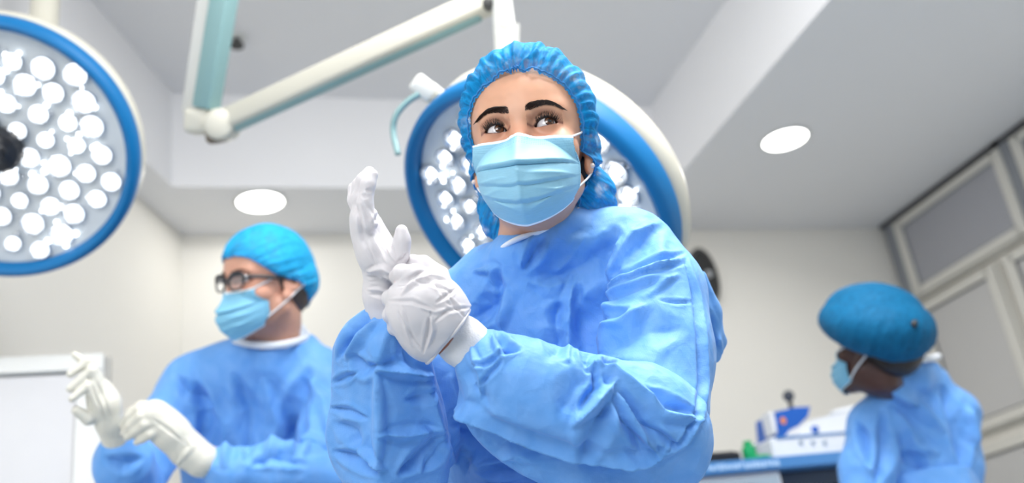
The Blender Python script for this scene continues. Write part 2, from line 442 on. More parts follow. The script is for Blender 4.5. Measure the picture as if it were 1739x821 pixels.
M_panel_dark = simple('cabinet_dark_frame', lin((132, 136, 142)), .45)
M_panel_grey = simple('cabinet_grey_glass', lin((158, 159, 165)), .3, noise=.04, nscale=2)
M_panel_grey2 = simple('cabinet_grey_door', lin((186, 185, 184)), .5, noise=.03, nscale=2)
M_gapm = simple('dark_gap_rubber', lin((88, 88, 92)), .6)  # dark grey of the door gaskets and gap strips

# ================================================================== the room
def struct(name, mb, mat, **kw):
    return tag(mb.build(name, mat, None, **kw), kind='structure')
X0, X1, YB, YF = -2.6, 3.2, 3.8, -2.6
HS, HC, T = 2.7, 3.1, 0.12
struct('floor', MB().box(((X0 + X1) / 2, (YB + YF) / 2, -T / 2), (X1 - X0 + .4, YB - YF + .4, T)), M_floor)
struct('wall_back', MB().box(((X0 + X1) / 2, YB + T / 2, 1.6), (X1 - X0 + .4, T, 3.4)), M_wall)
struct('wall_right', MB().box((X1 + T / 2, (YB + YF) / 2, 1.6), (T, YB - YF, 3.4)), M_wall)
# slanting left wall between the back corner and the side of the room
pa, pb = np.array([-.10, 3.83]), np.array([-1.478, .60])
dr = (pb - pa) / np.linalg.norm(pb - pa); nl = np.array([dr[1], -dr[0]])
if nl[0] > 0: nl = -nl
Vw = []
for z in (0, HS + .5):
    for p in (pa, pb, pb + nl * T, pa + nl * T): Vw.append((p[0], p[1], z))
struct('wall_left', MB().add(Vw, [(0, 1, 5, 4), (1, 2, 6, 5), (2, 3, 7, 6), (3, 0, 4, 7), (0, 3, 2, 1), (4, 5, 6, 7)]), M_wall)
# high tray ceiling and the dropped soffit round it
struct('ceiling', MB().box(((X0 + X1) / 2, (YB + YF) / 2, HC + T / 2), (X1 - X0 + .4, YB - YF + .4, T)), M_ceil)
def slab(poly, z0, z1):
    n = len(poly); V = [(x, y, z0) for x, y in poly] + [(x, y, z1) for x, y in poly]
    Fc = [tuple(range(n - 1, -1, -1)), tuple(range(n, 2 * n))] + [(i, (i + 1) % n, n + (i + 1) % n, n + i) for i in range(n)]
    return V, Fc
sb = MB()
sb.add(*slab([(1.84, YF), (3.2, YF), (3.2, 3.8), (-.10, 3.8), (-.135, 3.385), (1.84, 3.385)], HS, HC))
struct('trim_1', sb, M_ceil)
s2 = MB(); s2.add(*slab([(-.135, 3.385), (-.098, 3.83), (-1.48, .6), (-1.30, .6)], HS, HC))
struct('trim_2', s2, M_ceil)

def downlight(cx, cy, z, label):
    t = thing('recessed_downlight', label, 'ceiling light', (cx, cy, z), 'recessed downlights in the soffit')
    R = np.diag([1, 1, -1.0])
    MB().lathe((cx, cy, z), R, [(.086, .0), (.098, .0), (.1, .003), (.098, .006), (.088, .007), (.086, .004)], 40, ring=True).build('trim_ring', M_white, t, auto=40)
    MB().lathe((cx, cy, z), R, [(.001, .004), (.06, .005), (.087, .003), (.087, -.0)], 40).build('diffuser', M_down, t, auto=40)
def downlamp(x, y, e):
    ld = bpy.data.lights.new('downlight_beam', 'AREA'); ld.shape = 'DISK'; ld.size = .16; ld.energy = e; ld.color = (1, .98, .92)
    o = bpy.data.objects.new('downlight_beam', ld); COL.objects.link(o); o.location = (x, y, HS - .012)
downlamp(.181, 3.5, 1.4); downlamp(2.16, 2.961, 2.5)
downlight(.181, 3.5, HS, 'round lit downlight in the back soffit above the bespectacled man in scrubs')
downlight(2.16, 2.961, HS, 'round lit downlight in the wide right-hand soffit nearer the grey wall cabinets')

# small dark sprinkler in the tray ceiling
p = plane(2, HC, 402, 62)
t = thing('ceiling_sprinkler', 'small dark ceiling sprinkler with pale collar beside the lamp arm', 'sprinkler', p)
MB().lathe(p, np.diag([1, 1, -1.0]), [(.03, 0), (.034, .004), (.02, .012), (.012, .012)], 24).build('collar', M_white, t, auto=40)
MB().lathe(p + np.array([0, 0, -.012]), np.diag([1, 1, -1.0]), [(.013, 0), (.013, .02), (.024, .022), (.024, .03), (.01, .034)], 24).build('nozzle', M_dark, t, auto=40)

# built-in cupboards on the right wall
XR = 3.2
def wbox(mb, y0, y1, z0, z1, x0, x1, bev=.004):
    mb.box(((x0 + x1) / 2, (y0 + y1) / 2, (z0 + z1) / 2), (abs(x1 - x0), abs(y1 - y0), abs(z1 - z0)), bevel=bev)
def wall_cabinet(y0, y1, z0, z1, mat_panel, mat_edge, label, dark_side=False):
    t = thing('wall_cabinet', label, 'cabinet', (XR, (y0 + y1) / 2, z0), 'cupboards built along the right wall')
    b = MB(); wbox(b, y0, y1, z0, z1, XR - .03, XR - .002); b.build('body', M_panel_frame, t)
    d = MB()
    for (a, c, e, f) in ((y0 + .012, y0 + .065, z0 + .012, z1 - .012), (y1 - .065, y1 - .012, z0 + .012, z1 - .012), (y0 + .05, y1 - .05, z0 + .012, z0 + .055), (y0 + .05, y1 - .05, z1 - .05, z1 - .012)):
        wbox(d, a, c, e, f, XR - .052, XR - .031)
    dd = d.build('door', M_panel_frame, t)
    g = MB()
    for (a, c, e, f) in ((y0 + .06, y0 + .072, z0 + .05, z1 - .045), (y1 - .072, y1 - .06, z0 + .05, z1 - .045), (y0 + .06, y1 - .06, z0 + .05, z0 + .062), (y0 + .06, y1 - .06, z1 - .057, z1 - .045)):
        wbox(g, a, c, e, f, XR - .044, XR - .031, 0)
    g.build('gasket', mat_edge, dd)
    g = MB(); wbox(g, y0 + .07, y1 - .07, z0 + .06, z1 - .055, XR - .038, XR - .031, 0); g.build('door_panel', mat_panel, dd)
    if dark_side:
        g = MB(); wbox(g, y1 + .002, y1 + .075, z0, z1, XR - .04, XR - .002); g.build('side_strip', M_panel_dark, t)
        g = MB(); wbox(g, y0, y1 + .075, z1 + .001, z1 + .016, XR - .055, XR - .002, 0); g.build('top_gap_strip', M_gapm, t)
wall_cabinet(2.93, 3.70, 2.27, 2.68, M_panel_grey, M_panel_dark, 'upper grey-panelled wall cupboard tight under the soffit, nearest the back wall', True)
wall_cabinet(2.12, 2.89, 2.27, 2.68, M_panel_grey, M_panel_dark, 'upper grey-panelled wall cupboard cut off by the top right edge of the photo', True)
wall_cabinet(3.17, 3.72, 1.60, 2.25, M_panel_grey2, M_gapm, 'tall pale-grey wall cupboard door right behind the puffy-capped person')
wall_cabinet(2.58, 3.13, 1.60, 2.25, M_panel_grey2, M_gapm, 'pale-grey wall cupboard door at the right edge, below the upper row')
wall_cabinet(3.17, 3.72, .95, 1.56, M_panel_grey2, M_gapm, 'lower pale-grey wall cupboard at the bottom right corner of the photo')

# white framed screen cabinet on the left
def P2(px, py, d): return W(px, py, d)
zt = 1.80
cyL = 2.60
t = thing('freestanding_cabinet', 'white-framed freestanding cabinet with pale grey door panel at the left edge', 'cabinet', (-.62, cyL, 0))
xa, xb = -.98, -.262
yb_ = cyL - .02
MB().box(((xa + xb) / 2 , yb_ + .03, zt / 2), (xb - xa, .05, zt), bevel=.004).build('body', M_white, t)
f = MB()
yfz = yb_ - .006
f.box(((xa + xb) / 2, yfz, zt - .022), (xb - xa, .024, .044), bevel=.004)
f.box(((xa + xb) / 2, yfz, .05), (xb - xa, .024, .08), bevel=.004)
f.box((xa + .02, yfz, zt / 2), (.04, .020, zt - .09), bevel=.002)
f.box((xb - .03, yfz, zt / 2), (.06, .020, zt - .09), bevel=.002)
dd = f.build('door_frame', M_white, t)
MB().box(((xa + xb) / 2, yfz + .004, zt / 2), (xb - xa - .09, .006, zt - .1)).build('door_panel', simple('cabinet_pale_panel', lin((208, 208, 210)), .5), dd)
MB().box((xb + .0065, yb_ + .035, zt / 2), (.012, .04, zt)).build('side_strip', simple('shadow_band_grey', lin((190, 188, 182)), .5), t)  # strip toned grey for the shadow band beside the door frame

# dark round-ended wall fitting behind the shoulder
q0, q1 = plane(1, 3.72, 1184, 428), plane(1, 3.72, 1206, 512)
t = thing('wall_fitting', 'dark oval wall-mounted fitting with silver hub, half hidden behind the raised shoulder', 'wall fitting', (q0 + q1) / 2 + np.array([0, .08, 0]))
c0 = (q0 + q1) / 2
ax_ = (q1 - q0); hl = np.linalg.norm(ax_) / 2
Rf = np.array([[1, 0, 0], [0, 0, 1], [0, 1, 0]], float).T
def oval(cx, y0, y1, cz, rx, rz, n=40):
    V = []; 
    for y in (y0, y1):
        for k in range(n): a = 2 * math.pi * k / n; V.append((cx + rx * math.cos(a), y, cz + rz * math.sin(a)))
    F_ = [(k, (k + 1) % n, n + (k + 1) % n, n + k) for k in range(n)] + [tuple(range(n - 1, -1, -1)), tuple(range(n, 2 * n))]
    return V, F_
o_ = MB(); o_.add(*oval(c0[0] + .005, c0[1], 3.798, c0[2], .07, hl + .02)); o_.build('housing', M_dark, t, auto=40)
o_ = MB(); o_.add(*oval(c0[0] + .005, c0[1] - .006, c0[1], c0[2], .055, hl)); o_.build('front_cover', simple('smoked_cover', (.03, .03, .03), .2), t, auto=40)
o_ = MB(); o_.add(*oval(c0[0] + .02, c0[1] - .016, c0[1] - .006, c0[2] + .005, .018, .018)); o_.build('hub', M_steel, t, auto=40)

# ================================================================== surgical lamps
def surgical_lamp(label, c, n, Rad, seed, spin=0.0, handle=True, hw=.9):
    """c centre of the front rim, n direction it shines"""
    t = thing('surgical_lamp', label, 'surgical lamp', c, None)
    R = frame_from(n, up=VR); c = np.asarray(c, float)
    MB().lathe(c, R, [(Rad * .90, .004), (Rad * .915, .02), (Rad * .95, .027), (Rad * .985, .022), (Rad, .006), (Rad, -.02), (Rad * .985, -.034), (Rad * .93, -.036), (Rad * .90, -.03)], 96, ring=True).build('rim', M_rim, t, auto=50)
    MB().lathe(c, R, [(Rad * .95, -.030), (Rad * .975, -.037), (Rad * .995, -.05), (Rad * .995, -.074), (Rad * .96, -.098), (Rad * .85, -.120), (Rad * .4, -.14), (.01, -.142)], 96).build('housing', M_cream, t, auto=50)
    MB().lathe(c, R, [(.001, -.022), (Rad * .5, -.02), (Rad * .9, -.006), (Rad * .91, -.03)], 96).build('face_plate', M_face, t, auto=50)
    rnd = random.Random(seed); sp = Rad * .205; k = 0; glints = []
    lens0 = None
    for i in range(-8, 9):
        for j in range(-6, 7):
            x = sp * (i + j / 2) ; y = sp * (j * .866)
            x, y = x * math.cos(spin) - y * math.sin(spin), x * math.sin(spin) + y * math.cos(spin)
            rr = math.hypot(x, y)
            if rr > Rad * .83 or rr < Rad * .12: continue
            x += rnd.uniform(-.006, .006); y += rnd.uniform(-.006, .006)
            bc = c + R @ np.array([x, y, (-.019 if rr < .5 * Rad else -.017 + .014 * (rr / Rad - .5) / .4)])
            s = .60 + .32 * rnd.random()
            m_ = MB().lathe(bc, R, [(.026 * s, -.004), (.030 * s, .010), (.0285 * s, .0115), (.019 * s, .002), (.004, -.001)], 18).build('reflector', M_reflect, t)
            MB().lathe(bc, R, [(.0125 * s, .000), (.0110 * s, .008), (.007 * s, .0115), (.002, .013)], 16).build('led_lens', M_led, m_, auto=60)
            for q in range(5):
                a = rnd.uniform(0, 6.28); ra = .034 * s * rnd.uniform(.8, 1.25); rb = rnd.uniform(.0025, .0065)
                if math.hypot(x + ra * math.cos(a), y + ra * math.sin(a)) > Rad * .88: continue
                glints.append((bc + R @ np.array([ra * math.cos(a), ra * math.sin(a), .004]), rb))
            k += 1
    fpl = t.children[-1]
    for o in t.children:
        if o.name.startswith('face_plate'): fpl = o
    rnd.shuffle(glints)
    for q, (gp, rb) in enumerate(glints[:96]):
        MB().lathe(gp, R, [(rb, 0), (rb * .8, rb * .6), (rb * .2, rb)], 8).build('glint_bead', M_bead if q % 3 else M_steel, fpl, smooth=True)  # beads imitate sparkle highlights on the face plate; most of them glow
    if handle:
        h = MB().lathe(c, R, [(.05, -.02), (.052, .004), (.045, .016), (.028, .022), (.022, .03)], 40).build('hub', M_black, t, auto=40)
        MB().lathe(c, R, [(.021, .022), (.019, .04), (.014, .07), (.016, .10), (.02, .125), (.015, .14), (.004, .144)], 24).build('handle', M_black, h, auto=40)
    return t, R
n1 = VB * .93 - VU * .36 + VR * .14
c1 = W(-2, 256, 2.25)
lampL, RL = surgical_lamp('large round blue-rimmed surgical lamp with black centre handle, cut off at the left edge', c1, n1 / np.linalg.norm(n1), .305, 3, .2)
# its yoke and post rising out of frame
y0_ = c1 + RL @ np.array([0, 0, -.12])
yk = MB(); yk.tube([y0_, y0_ + VU * .12 - VB * .10, y0_ + VU * .30 - VB * .14, np.array([y0_[0] + .02, y0_[1] + .15, 3.1])], .035, 20)
yk.build('suspension_arm', M_cream, lampL, auto=40)

u_ = -.618 * VR - .786 * VU
n2 = VB * math.cos(math.radians(48)) + u_ * math.sin(math.radians(48))
c2 = W(910, 360, 2.0)
lampR, RR = surgical_lamp('blue-rimmed surgical lamp on jointed arm behind the head of the woman in front', c2, n2, .301, 8, .5)
# side grab rail of the second lamp
def cu(pts, n=8):
    pts = [np.asarray(p, float) for p in pts]; out = []
    for i in range(len(pts) - 1):
        p0 = pts[max(i - 1, 0)]; p1 = pts[i]; p2 = pts[i + 1]; p3 = pts[min(i + 2, len(pts) - 1)]
        for k in range(n):
            t_ = k / n
            out.append(.5 * ((2 * p1) + (-p0 + p2) * t_ + (2 * p0 - 5 * p1 + 4 * p2 - p3) * t_ ** 2 + (-p0 + 3 * p1 - 3 * p2 + p3) * t_ ** 3))
    out.append(pts[-1]); return out
g = MB().tube(cu([W(712, 160, 2.02), W(690, 175, 2.02), W(672, 198, 2.02), W(668, 225, 2.02), W(676, 262, 2.0)]), .0065, 14)
g.build('grab_rail', M_teal, lampR, auto=40)
ag = math.radians(-38)
Rb = np.array([math.cos(ag) * VR + math.sin(ag) * VU, VB, -math.sin(ag) * VR + math.cos(ag) * VU]).T
MB().box(W(721, 151, 2.04), (.052, .05, .04), Rb, .008).build('rail_mount', M_white, lampR, auto=40)
MB().box(W(748, 165, 2.05), (.07, .03, .03), Rb, .008).build('rail_bracket', M_white, lampR, auto=40)
# yoke, drop post and the two jointed arms
MB().tube(cu([W(862, 40, 2.12), W(866, 120, 2.14), W(905, 200, 2.16), c2 + RR @ np.array([0, 0, -.13])]), .026, 20).build('yoke', M_white, lampR, auto=40)
MB().tube([W(850, -60, 2.14), W(852, 0, 2.13), W(860, 90, 2.12)], [.024, .022, .026], 24).build('drop_post', M_white, lampR, auto=40)
jt = W(362, 205, 2.42)
def beam(a, b, w, h, hint, mat, name, parent, ext=0.0, bev=.01):
    a = np.asarray(a); b = np.asarray(b); d = b - a; L = np.linalg.norm(d); d = d / L
    s_ = hint - (hint @ d) * d; s_ /= np.linalg.norm(s_); q = np.cross(d, s_)
    return MB().box((a + b) / 2, (w, h, L + ext), np.array([q, s_, d]).T, bev).build(name, mat, parent, auto=35)
A0, A1 = W(372, 212, 2.40), W(832, 0, 2.16)
sideh = VB * .75 + VU * .2
b1_ = beam(A0, A1, .053, .05, sideh, M_cream, 'spring_arm', lampR)
off = DOWN * .026
beam(A0 + off + (A1 - A0) * .05, A1 + off - (A1 - A0) * .03, .016, .03, sideh, M_teal, 'arm_underside', b1_)
beam(W(335, 195, 2.44), W(372, -60, 2.40), .062, .055, VB * .9 - VR * .3, M_white, 'upper_arm', lampR, bev=.008)
beam(W(350, 185, 2.40), W(390, -60, 2.36), .05, .05, VB * .9 - VR * .3, M_teal, 'upper_arm_cover', lampR, bev=.005)
Rj = frame_from(VB, up=VU)
MB().lathe(W(372, 211, 2.37), Rj, [(.036, -.06), (.038, -.055), (.038, .0), (.034, .008), (.03, .01), (.01, .012)], 40).build('elbow_joint', M_cream, lampR, auto=40)
MB().box(W(341, 207, 2.42), (.066, .06, .075), Rj, .012).build('joint_block', M_cream, lampR, auto=40)
MB().lathe(W(371, 236, 2.40), frame_from(DOWN + VR * .2, up=VB), [(.028, -.02), (.03, .0), (.024, .008), (.01, .01)], 30).build('joint_cap', simple('taupe_rubber', (.16, .13, .1), .5), lampR, auto=40)
MB().lathe(W(829, 7, 2.13), frame_from(VB, up=VU), [(.012, -.02), (.012, .012), (.009, .014)], 20).build('pivot_bolt', M_dark, lampR, auto=40)

# ================================================================== people
M_gown = gown_mat('gown_blue', (.085, .31, .76), (.20, .435, .86))
M_collar = simple('gown_binding', (.80, .84, .90), .6, bump=.3, bscale=400)
M_trouser = gown_mat('trouser_blue', (.05, .2, .5), (.07, .24, .55))
M_shoe = simple('white_clog', (.7, .7, .72), .4)
M_skin = tinted('skin', .42, sss=.22, spec=.42, bump=.12, bscale=700)
M_skin2 = tinted('skin_dark', .4, sss=.08, spec=.45)
M_eye = tinted('eye', .12, spec=.6, coat=1.0)
M_hairdark = simple('dark_brown_hair', (.014, .009, .008), .45, noise=.3, nscale=40)
M_hairgrey = simple('grey_brown_hair', (.08, .055, .045), .5, noise=.3, nscale=40)
M_lash = simple('lash_black', (.006, .005, .006), .4)
M_brow = simple('brow_dark_brown', (.034, .018, .014), .5)
M_pearl = simple('pearl_stud', (.75, .66, .62), .15, coat=1)
M_lens, _nt, _bs = nm('spectacle_lens')
_bs.inputs['Base Color'].default_value = (.95, .97, 1, 1); _bs.inputs['Roughness'].default_value = .03; _bs.inputs['Alpha'].default_value = .16; _bs.inputs['Specular IOR Level'].default_value = .9
M_strap = simple('ear_loop_white', (.78, .82, .86), .6)
M_cuff = simple('knit_cuff', (.80, .80, .82), .75, bump=.5, bscale=500)

def glove_mat(name, col, pink):
    mt = simple(name, col, .42, noise=.02, sss=.25, sssr=(.9, .7, .65), sss_scale=.01, bump=.12, bscale=120)
    return mt
M_glove = glove_mat('glove_white_latex', (.66, .64, .665), 0)
M_glove2 = glove_mat('glove_cream_latex', (.66, .65, .58), 0)

def mask_mat(name, c1):
    mt, nt, bs = nm(name); tc = N_(nt, 'ShaderNodeTexCoord'); sp = N_(nt, 'ShaderNodeSeparateXYZ'); nt.links.new(tc.outputs['UV'], sp.inputs[0])
    def math_(op, a, b=None, c=None):
        n = N_(nt, 'ShaderNodeMath', operation=op)
        for i, q in enumerate((a, b, c)):
            if q is None: continue
            if isinstance(q, (int, float)): n.inputs[i].default_value = q
            else: nt.links.new(q, n.inputs[i])
        return n.outputs[0]
    u, v = sp.outputs[0], sp.outputs[1]
    # printed/heat-sealed bands: white binding at the top edge, dotted weld lines, side weld
    band = math_('MAXIMUM', math_('LESS_THAN', v, .040), math_('GREATER_THAN', v, .982))
    def dots(v0, w, freq):
        a = math_('LESS_THAN', math_('ABSOLUTE', math_('SUBTRACT', v, v0)), w)
        b = math_('GREATER_THAN', math_('SINE', math_('MULTIPLY', u, freq)), -.1)
        return math_('MULTIPLY', a, b)
    d = math_('MAXIMUM', dots(.062, .006, 420), math_('MAXIMUM', dots(.088, .005, 420), math_('MAXIMUM', dots(.125, .005, 420), dots(.150, .005, 420))))
    eu = math_('MINIMUM', u, math_('SUBTRACT', 1.0, u))
    side = math_('MULTIPLY', math_('LESS_THAN', eu, .035), math_('GREATER_THAN', math_('SINE', math_('MULTIPLY', v, 260)), .2))
    nz = N_(nt, 'ShaderNodeTexNoise'); nz.inputs['Scale'].default_value = 14; nz.inputs['Detail'].default_value = 6
    mp = N_(nt, 'ShaderNodeMapping'); mp.inputs['Scale'].default_value = (1, 6, 1); nt.links.new(tc.outputs['UV'], mp.inputs[0]); nt.links.new(mp.outputs[0], nz.inputs['Vector'])
    mx = N_(nt, 'ShaderNodeMix', data_type='RGBA'); mx.inputs[6].default_value = tuple(q * .9 for q in c1) + (1,); mx.inputs[7].default_value = tuple(min(1, q * 1.1) for q in c1) + (1,)
    nt.links.new(nz.outputs['Fac'], mx.inputs['Factor'])
    m2 = N_(nt, 'ShaderNodeMix', data_type='RGBA'); nt.links.new(math_('MULTIPLY', math_('MAXIMUM', d, side), .55), m2.inputs['Factor']); nt.links.new(mx.outputs[2], m2.inputs[6]); m2.inputs[7].default_value = (.10, .30, .48, 1)
    m3 = N_(nt, 'ShaderNodeMix', data_type='RGBA'); nt.links.new(band, m3.inputs['Factor']); nt.links.new(m2.outputs[2], m3.inputs[6]); m3.inputs[7].default_value = (.82, .90, .95, 1)
    nt.links.new(m3.outputs[2], bs.inputs['Base Color']); bs.inputs['Roughness'].default_value = .6
    bs.inputs['Subsurface Weight'].default_value = .15; bs.inputs['Subsurface Radius'].default_value = (.5, .8, 1); bs.inputs['Subsurface Scale'].default_value = .01
    n2 = N_(nt, 'ShaderNodeTexNoise'); n2.inputs['Scale'].default_value = 500; nt.links.new(tc.outputs['Object'], n2.inputs['Vector'])
    h = math_('ADD', math_('MULTIPLY', n2.outputs['Fac'], .4), math_('MULTIPLY', d, -1.0))
    b = N_(nt, 'ShaderNodeBump'); b.inputs['Strength'].default_value = .35; b.inputs['Distance'].default_value = .0006; nt.links.new(h, b.inputs['Height']); nt.links.new(b.outputs[0], bs.inputs['Normal'])
    return mt
M_mask = mask_mat('mask_pale_blue', (.26, .54, .72))
M_mask2 = mask_mat('mask_blue', (.20, .50, .72))

def head_rot(yaw, pitch, roll):
    """yaw: face towards the picture's left; pitch: face tipped up, away; roll: counter-clockwise"""
    y, p, r = [math.radians(a) for a in (yaw, pitch, roll)]
    Rz = np.array([[math.cos(y), -math.sin(y), 0], [math.sin(y), math.cos(y), 0], [0, 0, 1]])
    # local forward +y towards the viewer; face left = rotate +y towards -x
    Rx = np.array([[1, 0, 0], [0, math.cos(p), -math.sin(p)], [0, math.sin(p), math.cos(p)]])
    Ry = np.array([[math.cos(r), 0, -math.sin(r)], [0, 1, 0], [math.sin(r), 0, math.cos(r)]])
    # VIEW columns: x right, y towards viewer, z up  (note: left-handed -> mirror handled below)
    return Ry @ Rx @ Rz

class Head:
    def __init__(s, px, py, d, yaw, pitch, roll, scale=1.0):
        s.c = W(px, py, d); s.R = VIEW @ head_rot(yaw, pitch, roll); s.s = scale
    def w(s, p): return s.c + (np.asarray(p, float) * s.s) @ s.R.T
    def inv(s, P): return ((np.asarray(P, float) - s.c) @ s.R) / s.s

EYX, EYR = .0312, .0122
def head_prims(male=False, neck_to=None, eyes=True):
    P = []
    P.append(ell((0, -.078, .030), (.074, .098, .086), k=.02))                # skull
    P.append(ell((0, -.036, .038), (.062, .054, .062), k=.03))                # forehead
    P.append(ell((0, -.040, -.030), (.0575, .056, .082), k=.02))               # face block
    for s in (-1, 1):
        P.append(ell((s * .042, -.016, -.026), (.024, .026, .021), k=.018))   # cheekbone
        P.append(caps((s * .010, .0125 if male else .0105, .0175), (s * .045, .000 if male else -.002, .021), .0085, .0080, k=.016))   # brow ridge
        P.append(caps((s * (.056 if male else .050), -.066, -.055), (s * .020, -.006, -.096), .015, .017, k=.02))     # jaw
        P.append(ell((s * .032, .0165, -.0015), (.0185, .0125, .0125), k=.012, sub=True))          # socket
    P.append(ell((0, .004, -.100), (.022, .020, .018), k=.015))               # chin
    P.append(ell((0, .010, -.070), (.024, .018, .018), k=.015))               # lips
    P.append(caps((0, .0110, .012), (0, .0155, -.008), .0075, .0066, k=.012))  # nose bridge
    P.append(caps((0, .0155, -.008), (0, .0285, -.036), .0068, .0085, k=.008))
    for s in (-1, 1): P.append(ell((s * .0110, .020, -.039), (.007, .009, .007), k=.005))
    for s in (-1, 1):
        P.append(ell((s * .0725, -.078, -.008), (.0055, .017, .030), k=.004))
        P.append(ell((s * .0785, -.090, .000), (.006, .018, .022), k=.004))
        P.append(ell((s * .0800, -.082, -.002), (.004, .009, .013), k=.004, sub=True))
    for s in (-1, 1): P.append(ell((s * .0725, -.068, -.033), (.0055, .0095, .011), k=.005))
    if eyes:
        for s in (-1, 1):
            P.append(ell((s * EYX, .0, 0), (EYR + .0022,) * 3, k=.0065))
            # soft crease above the upper lid, smaller one below
            for i in range(5):
                a0, a1 = math.radians(160 - 28 * i), math.radians(160 - 28 * (i + 1))
                q = lambda a: np.array([s * EYX + .0150 * math.cos(a), .0128 - .0062 * abs(math.cos(a)) ** 2, .0035 + .0082 * math.sin(a)])
                P.append(caps(q(a0), q(a1), .0010, .0010, k=.0016, sub=True))
    if neck_to is not None: P.append(caps((0, -.085, -.07), neck_to, .044 if not male else .056, .052 if not male else .064, k=.03))
    return P
def almond(x, s):
    """upper and lower lid height for x measured from the eye centre, outer corner at +"""
    t = np.clip((x * s + .0146) / .0300, 0, 1)          # 0 inner corner .. 1 outer corner
    base = -.0026 + .0044 * t
    up = base + .0069 * np.sin(np.pi * t ** .85) ** .78
    lo = base - .0040 * np.sin(np.pi * t ** 1.15) ** .9
    return up, lo, t
def carve_eyes(V, ax):
    X = ax[0][:, None, None]; Y = ax[1][None, :, None]; Zz = ax[2][None, None, :]
    for s in (-1, 1):
        x = X - s * EYX
        up, lo, t = almond(x, s)
        d = np.maximum(Zz - up, lo - Zz)
        d = np.maximum(d, np.abs(x + s * -.0003) - .0152)
        d = np.maximum(d, -(Y - (-.001)))
        V = np.maximum(V, -d).astype(np.float32)
    return V

def make_head(name, parent, H, skin, male=False, neck_to=None, eyes=True, vox=.0016, mat=None, extra=None, tintf=None):
    P = head_prims(male, H.inv(neck_to) if neck_to is not None else None, eyes)
    V, Q = sdf_mesh(P, vox, smooth=2, post=(carve_eyes if eyes else None))
    N = normals(V, Q)
    c = np.tile(np.array(skin), (len(V), 1))
    x, y, z = np.abs(V[:, 0]), V[:, 1], V[:, 2]
    def blob(cx, cy, cz, r): return np.exp(-(((x - cx) / r[0]) ** 2 + ((y - cy) / r[1]) ** 2 + ((z - cz) / r[2]) ** 2))
    red = np.array([.62, .20, .13]) * (np.array(skin).mean() / .38)
    k = .30 * blob(.03, .01, -.018, (.02, .03, .009)) + .18 * blob(.045, 0, -.03, (.02, .03, .02)) + .22 * blob(0, .03, -.02, (.02, .03, .02))
    c = c * (1 - k[:, None]) + red * k[:, None]
    if eyes:
        dk = np.array([.14, .055, .035]) * (np.array(skin).mean() / .38)
        xs = V[:, 0] - np.sign(V[:, 0]) * EYX; up, lo, t = almond(xs, np.sign(V[:, 0]))
        inx = (np.abs(xs) < .021) & (y > -.012)
        dU = z - up; kU = np.where((dU > -.002), np.exp(-(np.clip(dU, 0, 1) / .0048) ** 2), 0) * inx * np.clip(.45 + .6 * t, 0, 1)
        c = c * (1 - .72 * kU[:, None]) + dk * .72 * kU[:, None]
        kc = np.exp(-((dU - .0085) / .0035) ** 2) * inx * .45
        c = c * (1 - kc[:, None]) + dk * 2.2 * kc[:, None]
        liner = np.exp(-((dU) / .0011) ** 2) * inx * .9
        c = c * (1 - liner[:, None]) + np.array([.012, .008, .008]) * liner[:, None]
        dL = lo - z; kL = np.exp(-((dL - .0003) / .0016) ** 2) * inx * .45
        c = c * (1 - kL[:, None]) + np.array([.42, .16, .13]) * kL[:, None]
        kL = np.exp(-((dL - .003) / .003) ** 2) * inx * .25
        c = c * (1 - kL[:, None]) + dk * 2.5 * kL[:, None]
    if male:                                              # stubble
        k = np.clip((-.03 - z) / .02, 0, 1) * np.clip((y + .09) / .03, 0, 1) * .35
        c = c * (1 - k[:, None]) + np.array([.09, .055, .045]) * k[:, None]
    rs = np.random.RandomState(4)
    mott = vnoise(V, 60, 5) * .05; c = np.clip(c * (1 + mott[:, None]), 0, 1)
    PW = H.w(V); Q = Q[:, ::-1]
    if extra is not None:
        (V2, Q2) = extra; PW, Q = merge([(PW, Q), (V2, Q2)]); c = np.concatenate([c, np.tile(np.array(skin), (len(V2), 1))])
    o = mesh_obj(name, PW, Q, mat, parent, cols=c)
    return o, (V, Q, N)

def make_eye(parent, H, s, gaze, name='eyeball', iris=(.075, .03, .015)):
    n = 96; V = []; cols = []
    g = np.array(gaze, float); g /= np.linalg.norm(g); R = frame_from(g)
    rings = np.concatenate([np.linspace(0, .65, 60), np.linspace(.68, math.pi, 30)])
    rnd = np.random.RandomState(3); streak = rnd.rand(n)
    V.append(g * (EYR + .0004)); cols.append((0.003, .003, .003))
    for a in rings[1:]:
        for k in range(n):
            t = 2 * math.pi * k / n
            bulge = .0009 * max(0, 1 - (a / .52) ** 2)
            V.append(R @ np.array([math.sin(a) * math.cos(t), math.sin(a) * math.sin(t), math.cos(a)]) * (EYR + bulge))
            if a < .20: c = np.array([.003, .003, .003])
            elif a < .50:
                q = (a - .20) / .30; c = np.array(iris) * (1.0 + 1.4 * streak[k] * math.sin(q * 3.0)) * (1 - .55 * q ** 3)
            elif a < .545: c = np.array([.03, .02, .018])
            else: c = np.array([.70, .69, .70]) * (1 - .15 * min(1, (a - .52) / .8)) ; c[1] *= .98
            cols.append(c)
    F_ = [(0, 1 + k, 1 + (k + 1) % n) for k in range(n)]
    for i in range(len(rings) - 2):
        for k in range(n): F_.append((1 + i * n + k, 1 + (i + 1) * n + k, 1 + (i + 1) * n + (k + 1) % n, 1 + i * n + (k + 1) % n))
    V = np.array(V) + np.array([s * EYX, 0, 0])
    return mesh_obj(name, H.w(V), F_, M_eye, parent, cols=np.array(cols))

